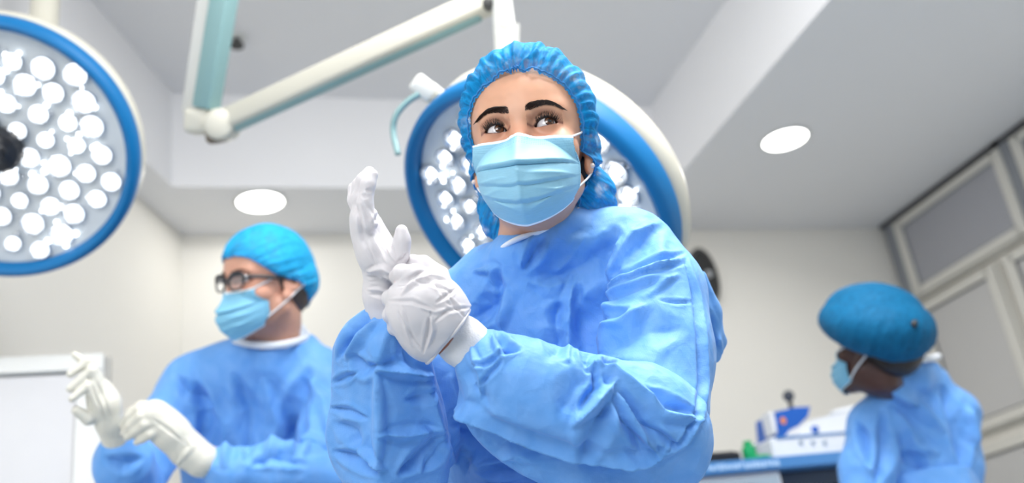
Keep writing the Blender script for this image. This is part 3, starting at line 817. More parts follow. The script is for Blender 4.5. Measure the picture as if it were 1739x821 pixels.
def hair_strand(V, F_, base, dirn, length, r0, curl, n=5):
    """tapered 3-sided strand bending by curl along its way"""
    b = len(V); p = np.array(base, float); d = np.array(dirn, float); d /= np.linalg.norm(d)
    a = np.cross(d, (0.3, .5, .8)); a /= np.linalg.norm(a); c = np.cross(d, a)
    for i in range(n + 1):
        r = r0 * (1 - i / (n + .3))
        for k in range(3):
            t = 2.0944 * k; V.append(p + r * (math.cos(t) * a + math.sin(t) * c))
        d = d + curl / n; d /= np.linalg.norm(d); p = p + d * length / n
    for i in range(n):
        for k in range(3): F_.append((b + 3 * i + k, b + 3 * i + (k + 1) % 3, b + 3 * i + 3 + (k + 1) % 3, b + 3 * i + 3 + k))

def front_y(V, x, z):
    """front surface of the head mesh at x, z"""
    m_ = (np.abs(V[:, 0] - x) < .0025) & (np.abs(V[:, 2] - z) < .0025)
    return V[m_, 1].max() if m_.any() else .01

def make_lashes(parent, H, s, scale=1.0):
    V, F_ = [], []; rnd = random.Random(7 + s)
    for i in range(105):                                    # upper
        t = .10 + .90 * i / 104 + rnd.uniform(-.014, .014); xl = -.0142 + .0290 * t
        up, lo, _ = almond(np.array(xl * s), s); z = float(up); x = xl
        y = math.sqrt(max(1e-8, (EYR + .0018) ** 2 - x * x - z * z)) if x * x + z * z < (EYR + .0018) ** 2 else 0
        out = (t - .42) * 1.7
        L = (.0062 + .0042 * math.sin(math.pi * min(1, t * .72)) + .002 * t) * rnd.uniform(.75, 1.15) * .80 * scale
        hair_strand(V, F_, (s * (EYX + x), y + .0002, z + .0002), (s * out + rnd.uniform(-.35, .35), 1.0, .25 + rnd.uniform(-.2, .2)), L, .00036, np.array([s * out * .25, -.7, 1.25]))
    for i in range(34):                                    # lower, sparse
        t = .30 + .68 * i / 33; xl = -.0142 + .0290 * t
        up, lo, _ = almond(np.array(xl * s), s); z = float(lo); x = xl
        q = (EYR + .0018) ** 2 - x * x - z * z; y = math.sqrt(q) if q > 0 else 0
        hair_strand(V, F_, (s * (EYX + x), y, z - .0004), (s * (t - .4) * 1.2, .8, -.5), .0042 * rnd.uniform(.5, 1.0) * scale, .00018, np.array([0, -.3, -.5]))
    return mesh_obj('eyelashes', H.w(np.array(V)), F_, M_lash, parent, smooth=False)

def make_brow(parent, H, s, HV, thick=1.0, n=900, mat=None):
    V, F_ = [], []; rnd = random.Random(11 + s)
    key = [(.0100, .0160, .0066), (.017, .0182, .0082), (.026, .0218, .0078), (.036, .0238, .0064), (.045, .0220, .0044), (.0535, .0165, .0014)]
    for i in range(n):
        t = rnd.random() ** .93 * (len(key) - 1.001); k = int(t); f = t - k
        x, z, h = [key[k][j] * (1 - f) + key[k + 1][j] * f for j in range(3)]
        v = rnd.uniform(-1, 1); zz = z + v * h * .58 * thick
        y = front_y(HV, s * x, zz) - .0003
        tx = t / (len(key) - 1)
        dz = (1.1 - 1.5 * tx) - v * .5
        hair_strand(V, F_, (s * x, y, zz), (s * (.35 + 1.2 * tx), .22, dz), rnd.uniform(.0045, .0085), .00026, np.array([s * .5, -.45 - .3 * tx, -.5]), 4)
    return mesh_obj('eyebrow', H.w(np.array(V)), F_, mat or M_brow, parent, smooth=False)

def interp_keys(keys, t):
    ks = [k[0] for k in keys]; out = []
    for j in range(1, len(keys[0])): out.append(np.interp(t, ks, [k[j] for k in keys]))
    return out
def make_mask(parent, H, rows, mat, nu=120, nv=130, seed=1, power=1.9, name='surgical_mask', crease=1.0, HV=None):
    """rows: (v, zc, yc, zs, ys, hw, peak)"""
    U = np.linspace(-1, 1, nu); Vv = np.linspace(0, 1, nv); P = []; uv = []
    for v in Vv:
        def sm(j):
            xs = [r[0] for r in rows]; ysv = [r[j] for r in rows]
            i = min(max(np.searchsorted(xs, v) - 1, 0), len(xs) - 2); t = (v - xs[i]) / (xs[i + 1] - xs[i])
            m0 = (ysv[min(i + 1, len(xs) - 1)] - ysv[max(i - 1, 0)]) / (xs[min(i + 1, len(xs) - 1)] - xs[max(i - 1, 0)]) * (xs[i + 1] - xs[i])
            m1 = (ysv[min(i + 2, len(xs) - 1)] - ysv[i]) / (xs[min(i + 2, len(xs) - 1)] - xs[i]) * (xs[i + 1] - xs[i])
            return (2 * t ** 3 - 3 * t ** 2 + 1) * ysv[i] + (t ** 3 - 2 * t ** 2 + t) * m0 + (-2 * t ** 3 + 3 * t ** 2) * ysv[i + 1] + (t ** 3 - t ** 2) * m1
        zc, yc, zs, ys, hw, pk = [sm(j) for j in range(1, 7)]
        au = np.abs(U)
        w = 1 - au ** power; w = w * (1 - pk) + pk * (.55 * np.exp(-(au / .13) ** 1.6) + .45 * w)
        x = hw * np.sin(U * math.pi / 2 * .86) / math.sin(math.pi / 2 * .86)
        y = ys + (yc - ys) * w; z = zs + (zc - zs) * (w * (1 - .6 * v) + (1 - au ** 1.4) * .6 * v) - .0035 * U
        pl = 0
        for (pv, am, wd) in ((.40, .0075, .028), (.60, .0040, .035), (.76, .0044, .035)):
            q = (v - (pv - .035 * (au ** 2) * 1.0)) 
            e = np.clip(1 - au ** 6, 0, 1)
            pl = pl + am * e * np.where(q < 0, np.exp(q / .10), -.55 * np.exp(-(q / wd) ** 2) )
        y = y + pl
        for i, u in enumerate(U): P.append((x[i], y[i], z[i])); uv.append(((u + 1) / 2, v))
    P = np.array(P)
    if HV is not None:
        Fv = HV[HV[:, 1] > -.06]; g = np.full((90, 110), -.09)
        np.maximum.at(g, (np.clip(((Fv[:, 0] + .09) / .002).astype(int), 0, 89), np.clip(((Fv[:, 2] + .16) / .002).astype(int), 0, 109)), Fv[:, 1])
        for _ in range(2): g = np.maximum(g, np.maximum.reduce([np.roll(g, 1, 0), np.roll(g, -1, 0), np.roll(g, 1, 1), np.roll(g, -1, 1)]) - .0012)
        for _ in range(3): g = (g * 2 + np.roll(g, 1, 0) + np.roll(g, -1, 0) + np.roll(g, 1, 1) + np.roll(g, -1, 1)) / 6
        P[:, 1] = np.maximum(P[:, 1], g[np.clip(((P[:, 0] + .09) / .002).astype(int), 0, 89), np.clip(((P[:, 2] + .16) / .002).astype(int), 0, 109)] + .0022)
        G_ = P[:, 1].reshape(nv, nu)
        for _ in range(2): G_[1:-1, 1:-1] = (G_[1:-1, 1:-1] * 2 + G_[2:, 1:-1] + G_[:-2, 1:-1] + G_[1:-1, 2:] + G_[1:-1, :-2]) / 6
        P[:, 1] = G_.ravel()
    uu = np.array(uv)[:, 0] * 2 - 1; vv_ = np.array(uv)[:, 1]
    P[:, 1] += .0042 * 1.5 * np.exp(-(np.abs(uu) / .06) ** 1.1) * np.clip((vv_ - .40) * 12, 0, 1) * np.clip((.95 - vv_) * 4, 0, 1)
    for (a, b, c_, d_) in ((-.1, .52, -.75, .60), (.1, .50, .8, .56), (-.05, .85, -.7, .72), (.05, .86, .7, .70), (-.2, .62, -.8, .80), (.2, .64, .8, .82)):
        dx, dy = c_ - a, (d_ - b) * 2; tt = np.clip(((uu - a) * dx + (vv_ - b) * 2 * dy) / (dx * dx + dy * dy), 0, 1)
        dd_ = np.hypot(uu - a - tt * dx, (vv_ - b) * 2 - tt * dy); P[:, 1] += .0034 * np.exp(-(dd_ / .05) ** 1.1) * np.sin(np.pi * np.clip(tt, .05, .95))
    bodyw = np.clip((np.array(uv)[:, 1] - .42) * 4, 0, 1)
    P[:, 1] += crease * (crumple(P, 30, seed, 6) * .0042 * bodyw + vnoise(P, 25, seed) * .0008)
    F_ = [(j * nu + i, j * nu + i + 1, (j + 1) * nu + i + 1, (j + 1) * nu + i) for j in range(nv - 1) for i in range(nu - 1)]
    F_ = np.array(F_)
    o = mesh_obj(name, H.w(P), F_, mat, parent, uv=np.array(uv))
    sd = o.modifiers.new('thick', 'SOLIDIFY'); sd.thickness = .0012; sd.offset = -1
    return o, P.reshape(nv, nu, 3)

def ray_ell(o, d, c, r):
    """far hit distance of ray o + t d with ellipsoid, 0 if none"""
    q = (o - c) / r; e = d / r; A = (e * e).sum(-1); Bq = (q * e).sum(-1); C = (q * q).sum(-1) - 1
    D = Bq * Bq - A * C
    return np.where(D > 0, (-Bq + np.sqrt(np.maximum(D, 0))) / A, 0)
def radial_profile(HV, C):
    q = HV - C; r = np.linalg.norm(q, axis=1); th = np.arctan2(q[:, 0], q[:, 1]); ph = np.arcsin(np.clip(q[:, 2] / r, -1, 1))
    A, B_ = 90, 45; g = np.zeros((A, B_)); i = ((th + math.pi) / (2 * math.pi) * A).astype(int) % A; j = np.clip(((ph + math.pi / 2) / math.pi * B_).astype(int), 0, B_ - 1)
    np.maximum.at(g, (i, j), r)
    for _ in range(3):
        h = g.copy()
        for di in (-1, 0, 1):
            for dj in (-1, 0, 1):
                w = np.roll(g, di, 0)
                if dj == 1: w = np.concatenate([w[:, :1], w[:, :-1]], 1)
                if dj == -1: w = np.concatenate([w[:, 1:], w[:, -1:]], 1)
                h = np.where(h == 0, np.maximum(h, w), h)
        g = h
    def f(D):
        a = (np.arctan2(D[..., 0], D[..., 1]) + math.pi) / (2 * math.pi) * A - .5; b = (np.arcsin(np.clip(D[..., 2], -1, 1)) + math.pi / 2) / math.pi * B_ - .5
        a0 = np.floor(a).astype(int); b0 = np.clip(np.floor(b).astype(int), 0, B_ - 2); fa = a - a0; fb = np.clip(b - b0, 0, 1)
        G = lambda i, j: g[i % A, j]
        return (G(a0, b0) * (1 - fa) + G(a0 + 1, b0) * fa) * (1 - fb) + (G(a0, b0 + 1) * (1 - fa) + G(a0 + 1, b0 + 1) * fa) * fb
    return f
def make_cap(parent, H, rim, ells, mat, seed=2, pinch=True, nth=640, nt=110, frill=1.0, pleat=.0021, C=(0, -.075, .01), pole=(0, -1, .15), name='bouffant_cap', wr=1.0, HV=None, gap=.0035):
    """cap gathered on an elastic rim. rim: closed list of local points starting at the top centre"""
    C = np.array(C); R0 = []
    rp = np.array(rim + [rim[0]], float); n = len(rim)
    for k in range(nth):
        t = k / nth * n; i = int(t); f = t - i
        p0, p1, p2, p3 = rp[(i - 1) % n], rp[i], rp[i + 1], rp[(i + 2) % n]
        R0.append(.5 * ((2 * p1) + (-p0 + p2) * f + (2 * p0 - 5 * p1 + 4 * p2 - p3) * f * f + (-p0 + 3 * p1 - 3 * p2 + p3) * f ** 3))
    R0 = np.array(R0) - C; L0 = np.linalg.norm(R0, axis=1); D0 = R0 / L0[:, None]
    hr = radial_profile(HV, C) if HV is not None else None
    if hr is not None:
        low = np.clip((R0[:, 2] + C[2] + .05) / .03, 0, 1); L1 = hr(D0) + gap; L1 = L1 * low + L0 * (1 - low)
        L1 = np.convolve(np.concatenate([L1, L1, L1]), np.ones(7) / 7, 'same')[nth:2 * nth]; L0 = L1; R0 = D0 * L0[:, None]
    seg = np.linalg.norm(np.roll(R0, -1, 0) - R0, axis=1); arc = np.concatenate([[0], np.cumsum(seg)[:-1]]); tot = seg.sum()
    pol = np.array(pole, float); pol /= np.linalg.norm(pol)
    V = []; uv = []; rs = np.random.RandomState(seed)
    ph = np.cumsum(rs.normal(1, .35, nth)) * 2 * math.pi * 62 / nth; ph *= round(ph[-1] / 6.283) * 6.283 / ph[-1]
    ph2 = arc / tot * 2 * math.pi * 96
    amp = .6 + .8 * rs.rand(nth); amp = np.convolve(np.concatenate([amp, amp, amp]), np.ones(9) / 9, 'same')[nth:2 * nth]
    mod = np.interp(np.arange(nth), np.linspace(0, nth, 40), rs.rand(40)) 
    for j in range(nt):
        t = (j / (nt - 1)); s = t ** 1.15
        ang = np.arccos(np.clip(D0 @ pol, -1, 1)); 
        D = (np.sin((1 - s) * ang)[:, None] * D0 + np.sin(s * ang)[:, None] * pol) / np.sin(ang)[:, None]
        full = np.zeros(nth)
        for (c, r) in ells: full = np.maximum(full, ray_ell(C[None], D, np.array(c), np.array(r)))
        if hr is not None: full = np.maximum(full, hr(D) + .006)
        e = 1 - np.exp(-s / .055)
        rad = L0 + (np.maximum(full, L0 * .9) - L0) * e
        pw = np.exp(-((s - .06) / .22) ** 2)
        dist = s * .30
        wv = np.sin(ph + 2.5 * mod * s * 6) * amp
        rad = rad + pleat * wr * (wv * (np.exp(-s / .17)) * min(1, s / .012 + .3)) + pleat * .9 * wr * np.sin(ph * .42 + 3 * mod + 9 * s) * np.exp(-((s - .25) / .25) ** 2)
        P = C + D * rad[:, None]
        V.append(P); uv.append(np.stack([np.arange(nth) / nth, np.full(nth, s)], 1))
    V = np.array(V)
    # irregular crinkles and folds that run into the pinched knot
    Pf = V.reshape(-1, 3); dr_ = (Pf - C) / np.linalg.norm(Pf - C, axis=1, keepdims=True)
    sN = np.repeat((np.arange(nt) / (nt - 1)) ** 1.15, nth)
    Pf = Pf + dr_ * (crumple(Pf, 22, seed + 5, 7) * .0070 * wr * np.clip(sN * 8, 0, 1))[:, None]
    if pinch:
        kn = np.array(rim[0]); q = Pf - kn; dd = np.linalg.norm(q, axis=1)
        phi = np.arctan2(q[:, 0], q[:, 2] + .6 * np.maximum(0, -q[:, 1]))
        g = np.exp(-(dd / .040) ** 2)
        Pf = Pf + dr_ * (g * (.0030 * np.sin(phi * 9 + .5) + .0020 * np.sin(phi * 17 + 1)) * np.clip(dd / .012, 0, 1) + .0055 * np.exp(-(dd / .009) ** 2))[:, None]
    # frilled edge in front of the elastic
    fr = [];
    base = Pf[:nth]; tanr = np.roll(base, -1, 0) - np.roll(base, 1, 0); tanr /= np.linalg.norm(tanr, axis=1, keepdims=True)
    inw = -D0; outd = D0
    back = Pf[nth * 3:nth * 4] - base; back /= np.linalg.norm(back, axis=1, keepdims=True) + 1e-9
    e1 = base - back * .0028 * frill + outd * (.0007 * np.sin(ph2))[:, None] * frill
    e2 = base - back * .0045 * frill + outd * (.0008 + .0009 * np.sin(ph2 + .3))[:, None] * frill
    Pall = np.concatenate([e2, e1, Pf]); uvs = np.concatenate([np.stack([np.arange(nth) / nth, np.zeros(nth)], 1)] * 2 + [np.concatenate(uv)])
    rows = nt + 2
    F_ = []
    for j in range(rows - 1):
        a = j * nth + np.arange(nth); b = j * nth + (np.arange(nth) + 1) % nth
        F_.append(np.stack([a, b, b + nth, a + nth], 1))
    F_ = np.concatenate(F_)
    F_ = F_[:-nth]; Pall = Pall[:-nth]; uvs = uvs[:-nth]
    hole = [tuple(range((rows - 2) * nth, (rows - 1) * nth))]
    c_ = Pall[-nth:].mean(0); Pall = np.concatenate([Pall, c_[None]]); uvs = np.concatenate([uvs, [[.5, 1]]])
    last = (rows - 2) * nth; k_ = np.arange(nth)
    F_ = np.concatenate([F_, np.stack([last + k_, last + (k_ + 1) % nth, np.full(nth, len(Pall) - 1), np.full(nth, len(Pall) - 1)], 1)])
    F_ = [tuple(f) if f[2] != f[3] else tuple(f[:3]) for f in F_.tolist()]
    o = mesh_obj(name, H.w(Pall), F_, mat, parent, uv=uvs)
    # the elastic band itself
    mb = MB(); el = H.w(base - back * .0004 + outd * .0008)
    mb.tube(list(el) + [el[0]], .0011 * H.s, 8, cap=False); mb.build('elastic_band', M_elastic, o, smooth=True)
    return o
M_elastic = simple('elastic_blue', (.03, .25, .62), .6, bump=.4, bscale=900)

def body_rest(name, parent, H, hip_c, neck_w, arms, skin):
    pass

# ------------------------------------------------------------------ legs, trousers and shoes down to the floor
def lower_body(root, hip, fwd, skin_mat, hip_w=.16, skirt_r=(.19, .26)):
    """hip: world point between the hips; fwd: facing direction on the floor"""
    f = np.array([fwd[0], fwd[1], 0.0]); f /= np.linalg.norm(f); l = np.array([-f[1], f[0], 0])
    tr = []; 
    for s in (-1, 1):
        h = hip + l * s * .09; h[2] = hip[2] - .02
        kn = hip + l * s * .10 + f * .02; kn[2] = .50
        an = hip + l * s * .11; an[2] = .09
        P_ = [caps(h, kn, .095, .072, k=.03), caps(kn, an, .072, .06, k=.03)]
        V, Q = sdf_mesh(P_, .012, lo=np.array([-9, -9, .04])); mesh_obj('trouser_leg', V, Q, M_trouser, root)
        b = an.copy(); b[2] = .045
        V, Q = sdf_mesh([caps(b - f * .05, b + f * .13, .045, .042, k=.02), caps(b + np.array([0, 0, .02]), b + f * .05 + np.array([0, 0, .02]), .045, .04, k=.02)], .008, lo=np.array([-9, -9, .0]))
        mesh_obj('clog', V, Q, M_shoe, root)
def skirt_prims(chest, hip, r0, r1):
    k = hip.copy(); k[2] = .45
    return [caps(chest, hip, r0, r0 * 1.0, k=.06), caps(hip, k, r0 * .98, r1, k=.05)]

# ================================================================== the woman in front
HW = Head(886, 221, 1.235, 10, 19, 4.0)
footW = W(900, 821, 1.36); footW[2] = 0
wom = thing('person', 'woman in front in blue gown and mask, tugging a white glove over her raised hand', 'person', footW)
SKIN = (.66, .36, .235)
neck_to = W(905, 440, 1.33)
armsW = chain([(1075, 455, 1.31, 45), (1110, 740, 1.17, 36), (800, 600, 1.10, 26), (775, 575, 1.09, 24)], .02)
armsW += chain([(815, 510, 1.40, 26), (668, 765, 1.23, 26), (650, 560, 1.15, 22), (652, 490, 1.12, 20)], .02)
hipW = footW.copy(); hipW[2] = .92
torW = [caps(W(905, 440, 1.33), W(905, 560, 1.42), .05, .06, k=.05), caps(W(850, 500, 1.40), W(1040, 460, 1.37), .035, .035, k=.05), caps(W(905, 560, 1.42), hipW, .05, .06, k=.05)]
bV, bQ = sdf_mesh(torW + armsW, .009)
bodyW, (HV, HQ, HN) = make_head('body', wom, HW, SKIN, neck_to=neck_to, vox=.0014, mat=M_skin, extra=(bV, bQ))
for s in (-1, 1):
    make_eye(wom, HW, s, (.52 if s < 0 else .56, 1, .17))
    make_lashes(wom, HW, s)
    make_brow(wom, HW, s, HV)
# hair under the cap
hp = [ell((0, -.086, .035), (.079, .096, .085), k=.02), ell((0, -.132, -.036), (.072, .044, .056), k=.03)]
hV, hQ = sdf_mesh(hp, .004, post=lambda V, ax: np.maximum(V, (ax[1][None, :, None] - (-.050 + .55 * np.clip(ax[2][None, None, :] + .01, -.2, .08)) )).astype(np.float32) + 0 * V)
hN = normals(hV, hQ); hV = hV + hN * (vnoise(hV, 40, 3) * .0015)[:, None]
mesh_obj('hair', HW.w(hV), hQ[:, ::-1], M_hairdark, wom)
rimW = [(0, .014, .0685), (.026, .010, .0645), (.046, -.006, .052), (.060, -.024, .032), (.0675, -.040, .008), (.0715, -.055, -.018), (.0765, -.079, -.036), (.058, -.086, -.060), (.047, -.104, -.086), (.028, -.124, -.105),
        (0, -.133, -.112)]
rimW = rimW + [(-p[0], p[1], p[2]) for p in rimW[-2:0:-1]]
M_capW = cap_mat('cap_blue', (.001, .15, .42), (.003, .36, .78), .80)
capW = make_cap(wom, HW, rimW, [((0, -.062, .038), (.0925, .112, .106)), ((0, -.135, -.032), (.089, .062, .070)), ((.03, -.135, -.05), (.072, .055, .06)), ((-.028, -.128, -.055), (.062, .055, .06))], M_capW, seed=4, HV=HV)
rowsW = [(0, -.0205, .0350, -.0160, -.030, .062, .5), (.2, -.044, .050, -.030, -.029, .0635, .35), (.4, -.070, .058, -.043, -.029, .0645, .12), (.6, -.094, .052, -.057, -.030, .0635, 0), (.8, -.115, .038, -.068, -.034, .0605, 0), (1, -.131, .012, -.074, -.044, .055, 0)]
maskW, mP = make_mask(wom, HW, rowsW, M_mask, HV=HV)
def ear_loops(parent, H, mP, r=.0013, ear=(.0715, -.066, .016), ear2=(.078, -.09, -.024)):
    for s, i in ((-1, 1), (1, -2)):
        a = mP[1, i]; b = mP[-12, i]
        e1 = np.array([s * ear[0], ear[1], ear[2]]); e2 = np.array([s * ear2[0], ear2[1], ear2[2]])
        pts = cu([a, a * .5 + e1 * .5 + np.array([s * .003, 0, .001]), e1, np.array([s * .084, -.105, -.005]), e2, b * .5 + e2 * .5 + np.array([s * .004, 0, 0]), b])
        MB().tube(list(H.w(np.array(pts))), r * H.s, 8, flat=1).build('ear_loop', M_strap, parent, smooth=True)
ear_loops(maskW, HW, mP)
# pearl studs in the ear lobes
for s in (-1, 1):
    p_ = HW.w((s * .0775, -.0625, -.034)); V, Q = sdf_mesh([ell(p_, (.0034,) * 3)], .0006)
    mesh_obj('earring', V, Q, M_pearl, wom)

# gown: chest, upper arms and the baggy crossed forearms
KN = .018
gw = [
    pell(935, 560, 1.37, 165, 150, .115, -8, k=.04),
    pell(900, 470, 1.36, 118, 66, .085, 12, k=.05),
    pell(1020, 450, 1.34, 112, 75, .085, -12, k=.05),
    pell(900, 780, 1.38, 150, 200, .125, 0, k=.05),
    pell(1000, 640, 1.36, 150, 150, .11, 0, k=.05),
]
gw += chain([(880, 440, 1.305, 50), (925, 420, 1.31, 54), (968, 392, 1.325, 46)], .03)
gw += chain([(990, 425, 1.33, 62), (1062, 442, 1.31, 86), (1104, 505, 1.27, 92), (1112, 600, 1.22, 94), (1108, 690, 1.17, 98)], .03)
gw += chain([(835, 480, 1.36, 60), (760, 560, 1.36, 75), (700, 720, 1.27, 92), (672, 770, 1.20, 92)], .03)
gwf = chain([(820, 610, 1.09, 44), (838, 624, 1.085, 62), (900, 664, 1.085, 84), (990, 700, 1.10, 96), (1085, 716, 1.13, 104)], .022, .008)
gwf += [pell(1110, 730, 1.14, 96, 92, .065, 0, k=.03), pell(925, 690, 1.10, 130, 72, .05, -28, k=.03), pell(1010, 785, 1.14, 150, 72, .06, -14, k=.03), pell(870, 722, 1.12, 105, 62, .05, -36, k=.03), pell(1120, 770, 1.15, 80, 70, .06, 30, k=.03)]
gwr = chain([(652, 566, 1.135, 40), (650, 598, 1.14, 74), (650, 660, 1.15, 86), (655, 740, 1.17, 92), (675, 800, 1.20, 92)], .022, .008)
gwr += [pell(637, 588, 1.145, 66, 50, .05, 15, k=.02), pell(690, 700, 1.18, 62, 110, .05, 8, k=.03), pell(618, 745, 1.17, 58, 60, .05, 0, k=.03)]
flap = chain([(1190, 470, 1.33, 12), (1202, 530, 1.34, 22), (1206, 585, 1.34, 22), (1200, 606, 1.34, 12)], .010) + chain([(1206, 540, 1.34, 14), (1227, 580, 1.345, 5), (1217, 609, 1.345, 5), (1190, 613, 1.34, 6)], .012) + chain([(1110, 500, 1.33, 50), (1188, 520, 1.34, 16)], .02) + chain([(1110, 570, 1.32, 50), (1190, 590, 1.34, 16)], .02)
_nk = [(848, 440, 1.290), (866, 424, 1.274), (890, 413, 1.264), (915, 404, 1.262), (943, 388, 1.264), (966, 373, 1.276), (987, 360, 1.31)]
sub_neck = [caps(W(893, 310, 1.30), W(925, 398, 1.325), .056, .047, k=.008, sub=True)]
sub_neck += [caps(W(*a), W(*b), .0075, .0075, k=.012) for a, b in zip(_nk[:-1], _nk[1:])] + [caps(W(a[0] + 3, a[1] + 16, a[2] + .012), W(b[0] + 3, b[1] + 16, b[2] + .012), .017, .017, k=.02) for a, b in zip(_nk[:-1], _nk[1:])]
strW = [
    # forearm across the front
    ('r', 10, .011, [(762, 645), (776, 690), (830, 727), (900, 762), (985, 784), (1100, 784), (1140, 765)]),
    ('v', 30, .016, [(790, 720), (860, 765), (960, 806), (1080, 812)]),
    ('v', 8, .008, [(1045, 672), (1062, 715), (1092, 768)]), ('v', 8, .008, [(1052, 664), (1095, 722), (1150, 760)]),
    ('r', 6, .006, [(1050, 662), (1075, 715), (1120, 775)]), ('v', 14, .009, [(1040, 680), (1008, 735), (990, 780)]),
    ('v', 6, .008, [(1010, 622), (1012, 655), (980, 712)]), ('r', 9, .009, [(1044, 650), (1010, 690), (972, 720)]),
    ('r', 10, .009, [(1000, 622), (1040, 632), (1088, 668), (1130, 702), (1188, 716)]), ('r', 5, .006, [(996, 626), (1025, 616), (1052, 610)]),
    ('v', 5, .006, [(1020, 622), (1050, 612)]), ('v', 9, .008, [(1100, 660), (1130, 690), (1175, 700)]),
    ('v', 7, .009, [(842, 566), (858, 592), (880, 594)]), ('r', 6, .006, [(835, 572), (850, 590), (845, 604)]), ('v', 4, .005, [(852, 600), (828, 618), (800, 622)]),
    ('v', 4, .004, [(856, 606), (836, 632), (815, 655)]), ('r', 5, .004, [(800, 590), (815, 640), (812, 680)]), ('v', 20, .006, [(955, 700), (985, 650), (1000, 640)]),
    ('v', 18, .006, [(830, 690), (800, 660), (790, 620)]),
    # upper arm and shoulder
    ('v', 5, .0045, [(1018, 480), (1080, 452), (1162, 430)]), ('r', 4, .0035, [(1019, 487), (1085, 459), (1163, 439)]), ('v', 4, .003, [(1022, 494), (1088, 467), (1165, 447)]),
    ('v', 9, .009, [(1020, 518), (1075, 495), (1125, 476)]), ('r', 8, .006, [(1012, 530), (1060, 503), (1150, 468)]),
    ('v', 26, .011, [(1030, 470), (1062, 430), (1112, 386)]), ('r', 12, .008, [(1022, 470), (1045, 432), (1075, 395), (1118, 380)]),
    ('v', 16, .014, [(1046, 398), (1024, 440), (1016, 480), (1006, 545)]), ('r', 7, .007, [(1052, 404), (1030, 440), (1020, 470)]),
    ('v', 14, .014, [(1016, 490), (1004, 545), (1000, 625)]), ('v', 7, .006, [(1020, 545), (1048, 538), (1068, 528)]),
    ('r', 14, .006, [(1010, 600), (1028, 560), (1100, 520)]), ('v', 22, .006, [(1040, 590), (1100, 560), (1150, 560)]),
    ('v', 4, .004, [(1163, 440), (1178, 500), (1187, 570), (1190, 650), (1184, 705), (1160, 748), (1118, 778)]), ('r', 4, .0035, [(1170, 440), (1186, 500), (1196, 570), (1199, 650), (1192, 708), (1168, 752), (1124, 784)]),
    ('v', 3, .0025, [(1118, 510), (1150, 514), (1178, 513)]),
    # chest
    ('v', 24, .010, [(1020, 418), (985, 452), (915, 482)]), ('r', 14, .006, [(1000, 400), (960, 450), (940, 470)]), ('r', 8, .008, [(975, 470), (966, 520), (963, 612)]), ('v', 12, .009, [(985, 490), (984, 560), (990, 610)]),
    ('v', 10, .007, [(957, 515), (945, 535), (945, 556)]), ('r', 7, .005, [(908, 398), (893, 425), (884, 452)]), ('v', 8, .006, [(925, 402), (905, 432), (893, 458)]),
    ('r', 5, .007, [(805, 462), (837, 458), (839, 490)]), ('v', 12, .009, [(842, 466), (846, 500), (812, 556)]), ('r', 7, .006, [(860, 492), (855, 530), (854, 562)]),
    ('v', 16, .008, [(815, 500), (828, 520), (800, 545)]), ('v', 18, .007, [(935, 605), (962, 565)]), ('r', 9, .005, [(900, 480), (935, 488), (962, 478)]),
    # raised arm's sleeve
    ('r', 8, .007, [(640, 632), (644, 700), (642, 800)]), ('v', 6, .007, [(632, 535), (598, 560), (574, 610)]), ('r', 6, .006, [(640, 545), (612, 570), (588, 610)]),
    ('r', 7, .008, [(638, 627), (690, 632), (735, 640)]), ('v', 8, .007, [(600, 605), (618, 628), (640, 620)]), ('v', 5, .005, [(564, 652), (585, 642), (606, 634)]),
    ('v', 5, .005, [(560, 694), (590, 698), (622, 712)]), ('r', 7, .006, [(645, 738), (690, 740), (740, 730)]), ('v', 8, .008, [(570, 768), (606, 780), (640, 806)]),
    ('r', 6, .005, [(610, 760), (632, 785), (655, 800)]), ('v', 10, .009, [(680, 805), (715, 775), (752, 738)]), ('v', 7, .007, [(718, 800), (742, 775), (758, 745)]),
    ('v', 10, .006, [(700, 545), (690, 600), (700, 622)]), ('r', 16, .006, [(672, 540), (650, 580), (640, 620)]), ('v', 8, .005, [(690, 680), (715, 675), (740, 665)]),
    ('v', 10, .007, [(572, 720), (600, 735), (608, 760)]), ('r', 10, .005, [(720, 640), (738, 700), (752, 745)]),
    ('v', 10, .009, [(800, 720), (790, 760), (792, 800)]), ('r', 8, .006, [(830, 790), (870, 782), (910, 800)]), ('v', 8, .007, [(815, 800), (850, 798), (880, 808)]), ('v', 12, .009, [(740, 620), (770, 700), (780, 790)]),
]
def gown_relief(V, Q, st, seed, amt=1.0, fine=True):
    N = normals(V, Q)
    msk = np.clip(.55 + vnoise(V, 4, seed) * 1.2, .15, 1)
    d = crumple(V, 6, seed, 5, 1.0) * .0120 * msk + crumple(V, 17, seed + 1, 6, .9) * .0058 * np.clip(.5 + vnoise(V, 5, seed + 9) * 1.5, .1, 1)
    if fine: d = d + crumple(V, 42, seed + 2, 6, .9) * .0017
    V = V + N * (d * amt)[:, None]
    if st:
        N = normals(V, Q); V = V + N * (1.3 * strokes(V, N, st))[:, None]
    return V
vx = .0026
zc = 1.04
pts = []
V, Q = sdf_mesh(gw + sub_neck, vx, lo=np.array([-9, -9, zc]), smooth=2); pts.append((gown_relief(V, Q, strW, 21), Q))
def smax(V, D, k):
    h = np.clip(.5 - .5 * (V - D) / k, 0, 1); return (V * (1 - h) + D * h + k * h * (1 - h)).astype(np.float32)
def halfspace(V, ax, p, n, k):
    return smax(V, (ax[0][:, None, None] - p[0]) * n[0] + (ax[1][None, :, None] - p[1]) * n[1] + (ax[2][None, None, :] - p[2]) * n[2], k)
_e = [W(770, 676, 1.050), W(985, 784, 1.056), W(1180, 762, 1.085)]
_bk = np.array([FWD[0], FWD[1], -.55]); _bk /= np.linalg.norm(_bk)
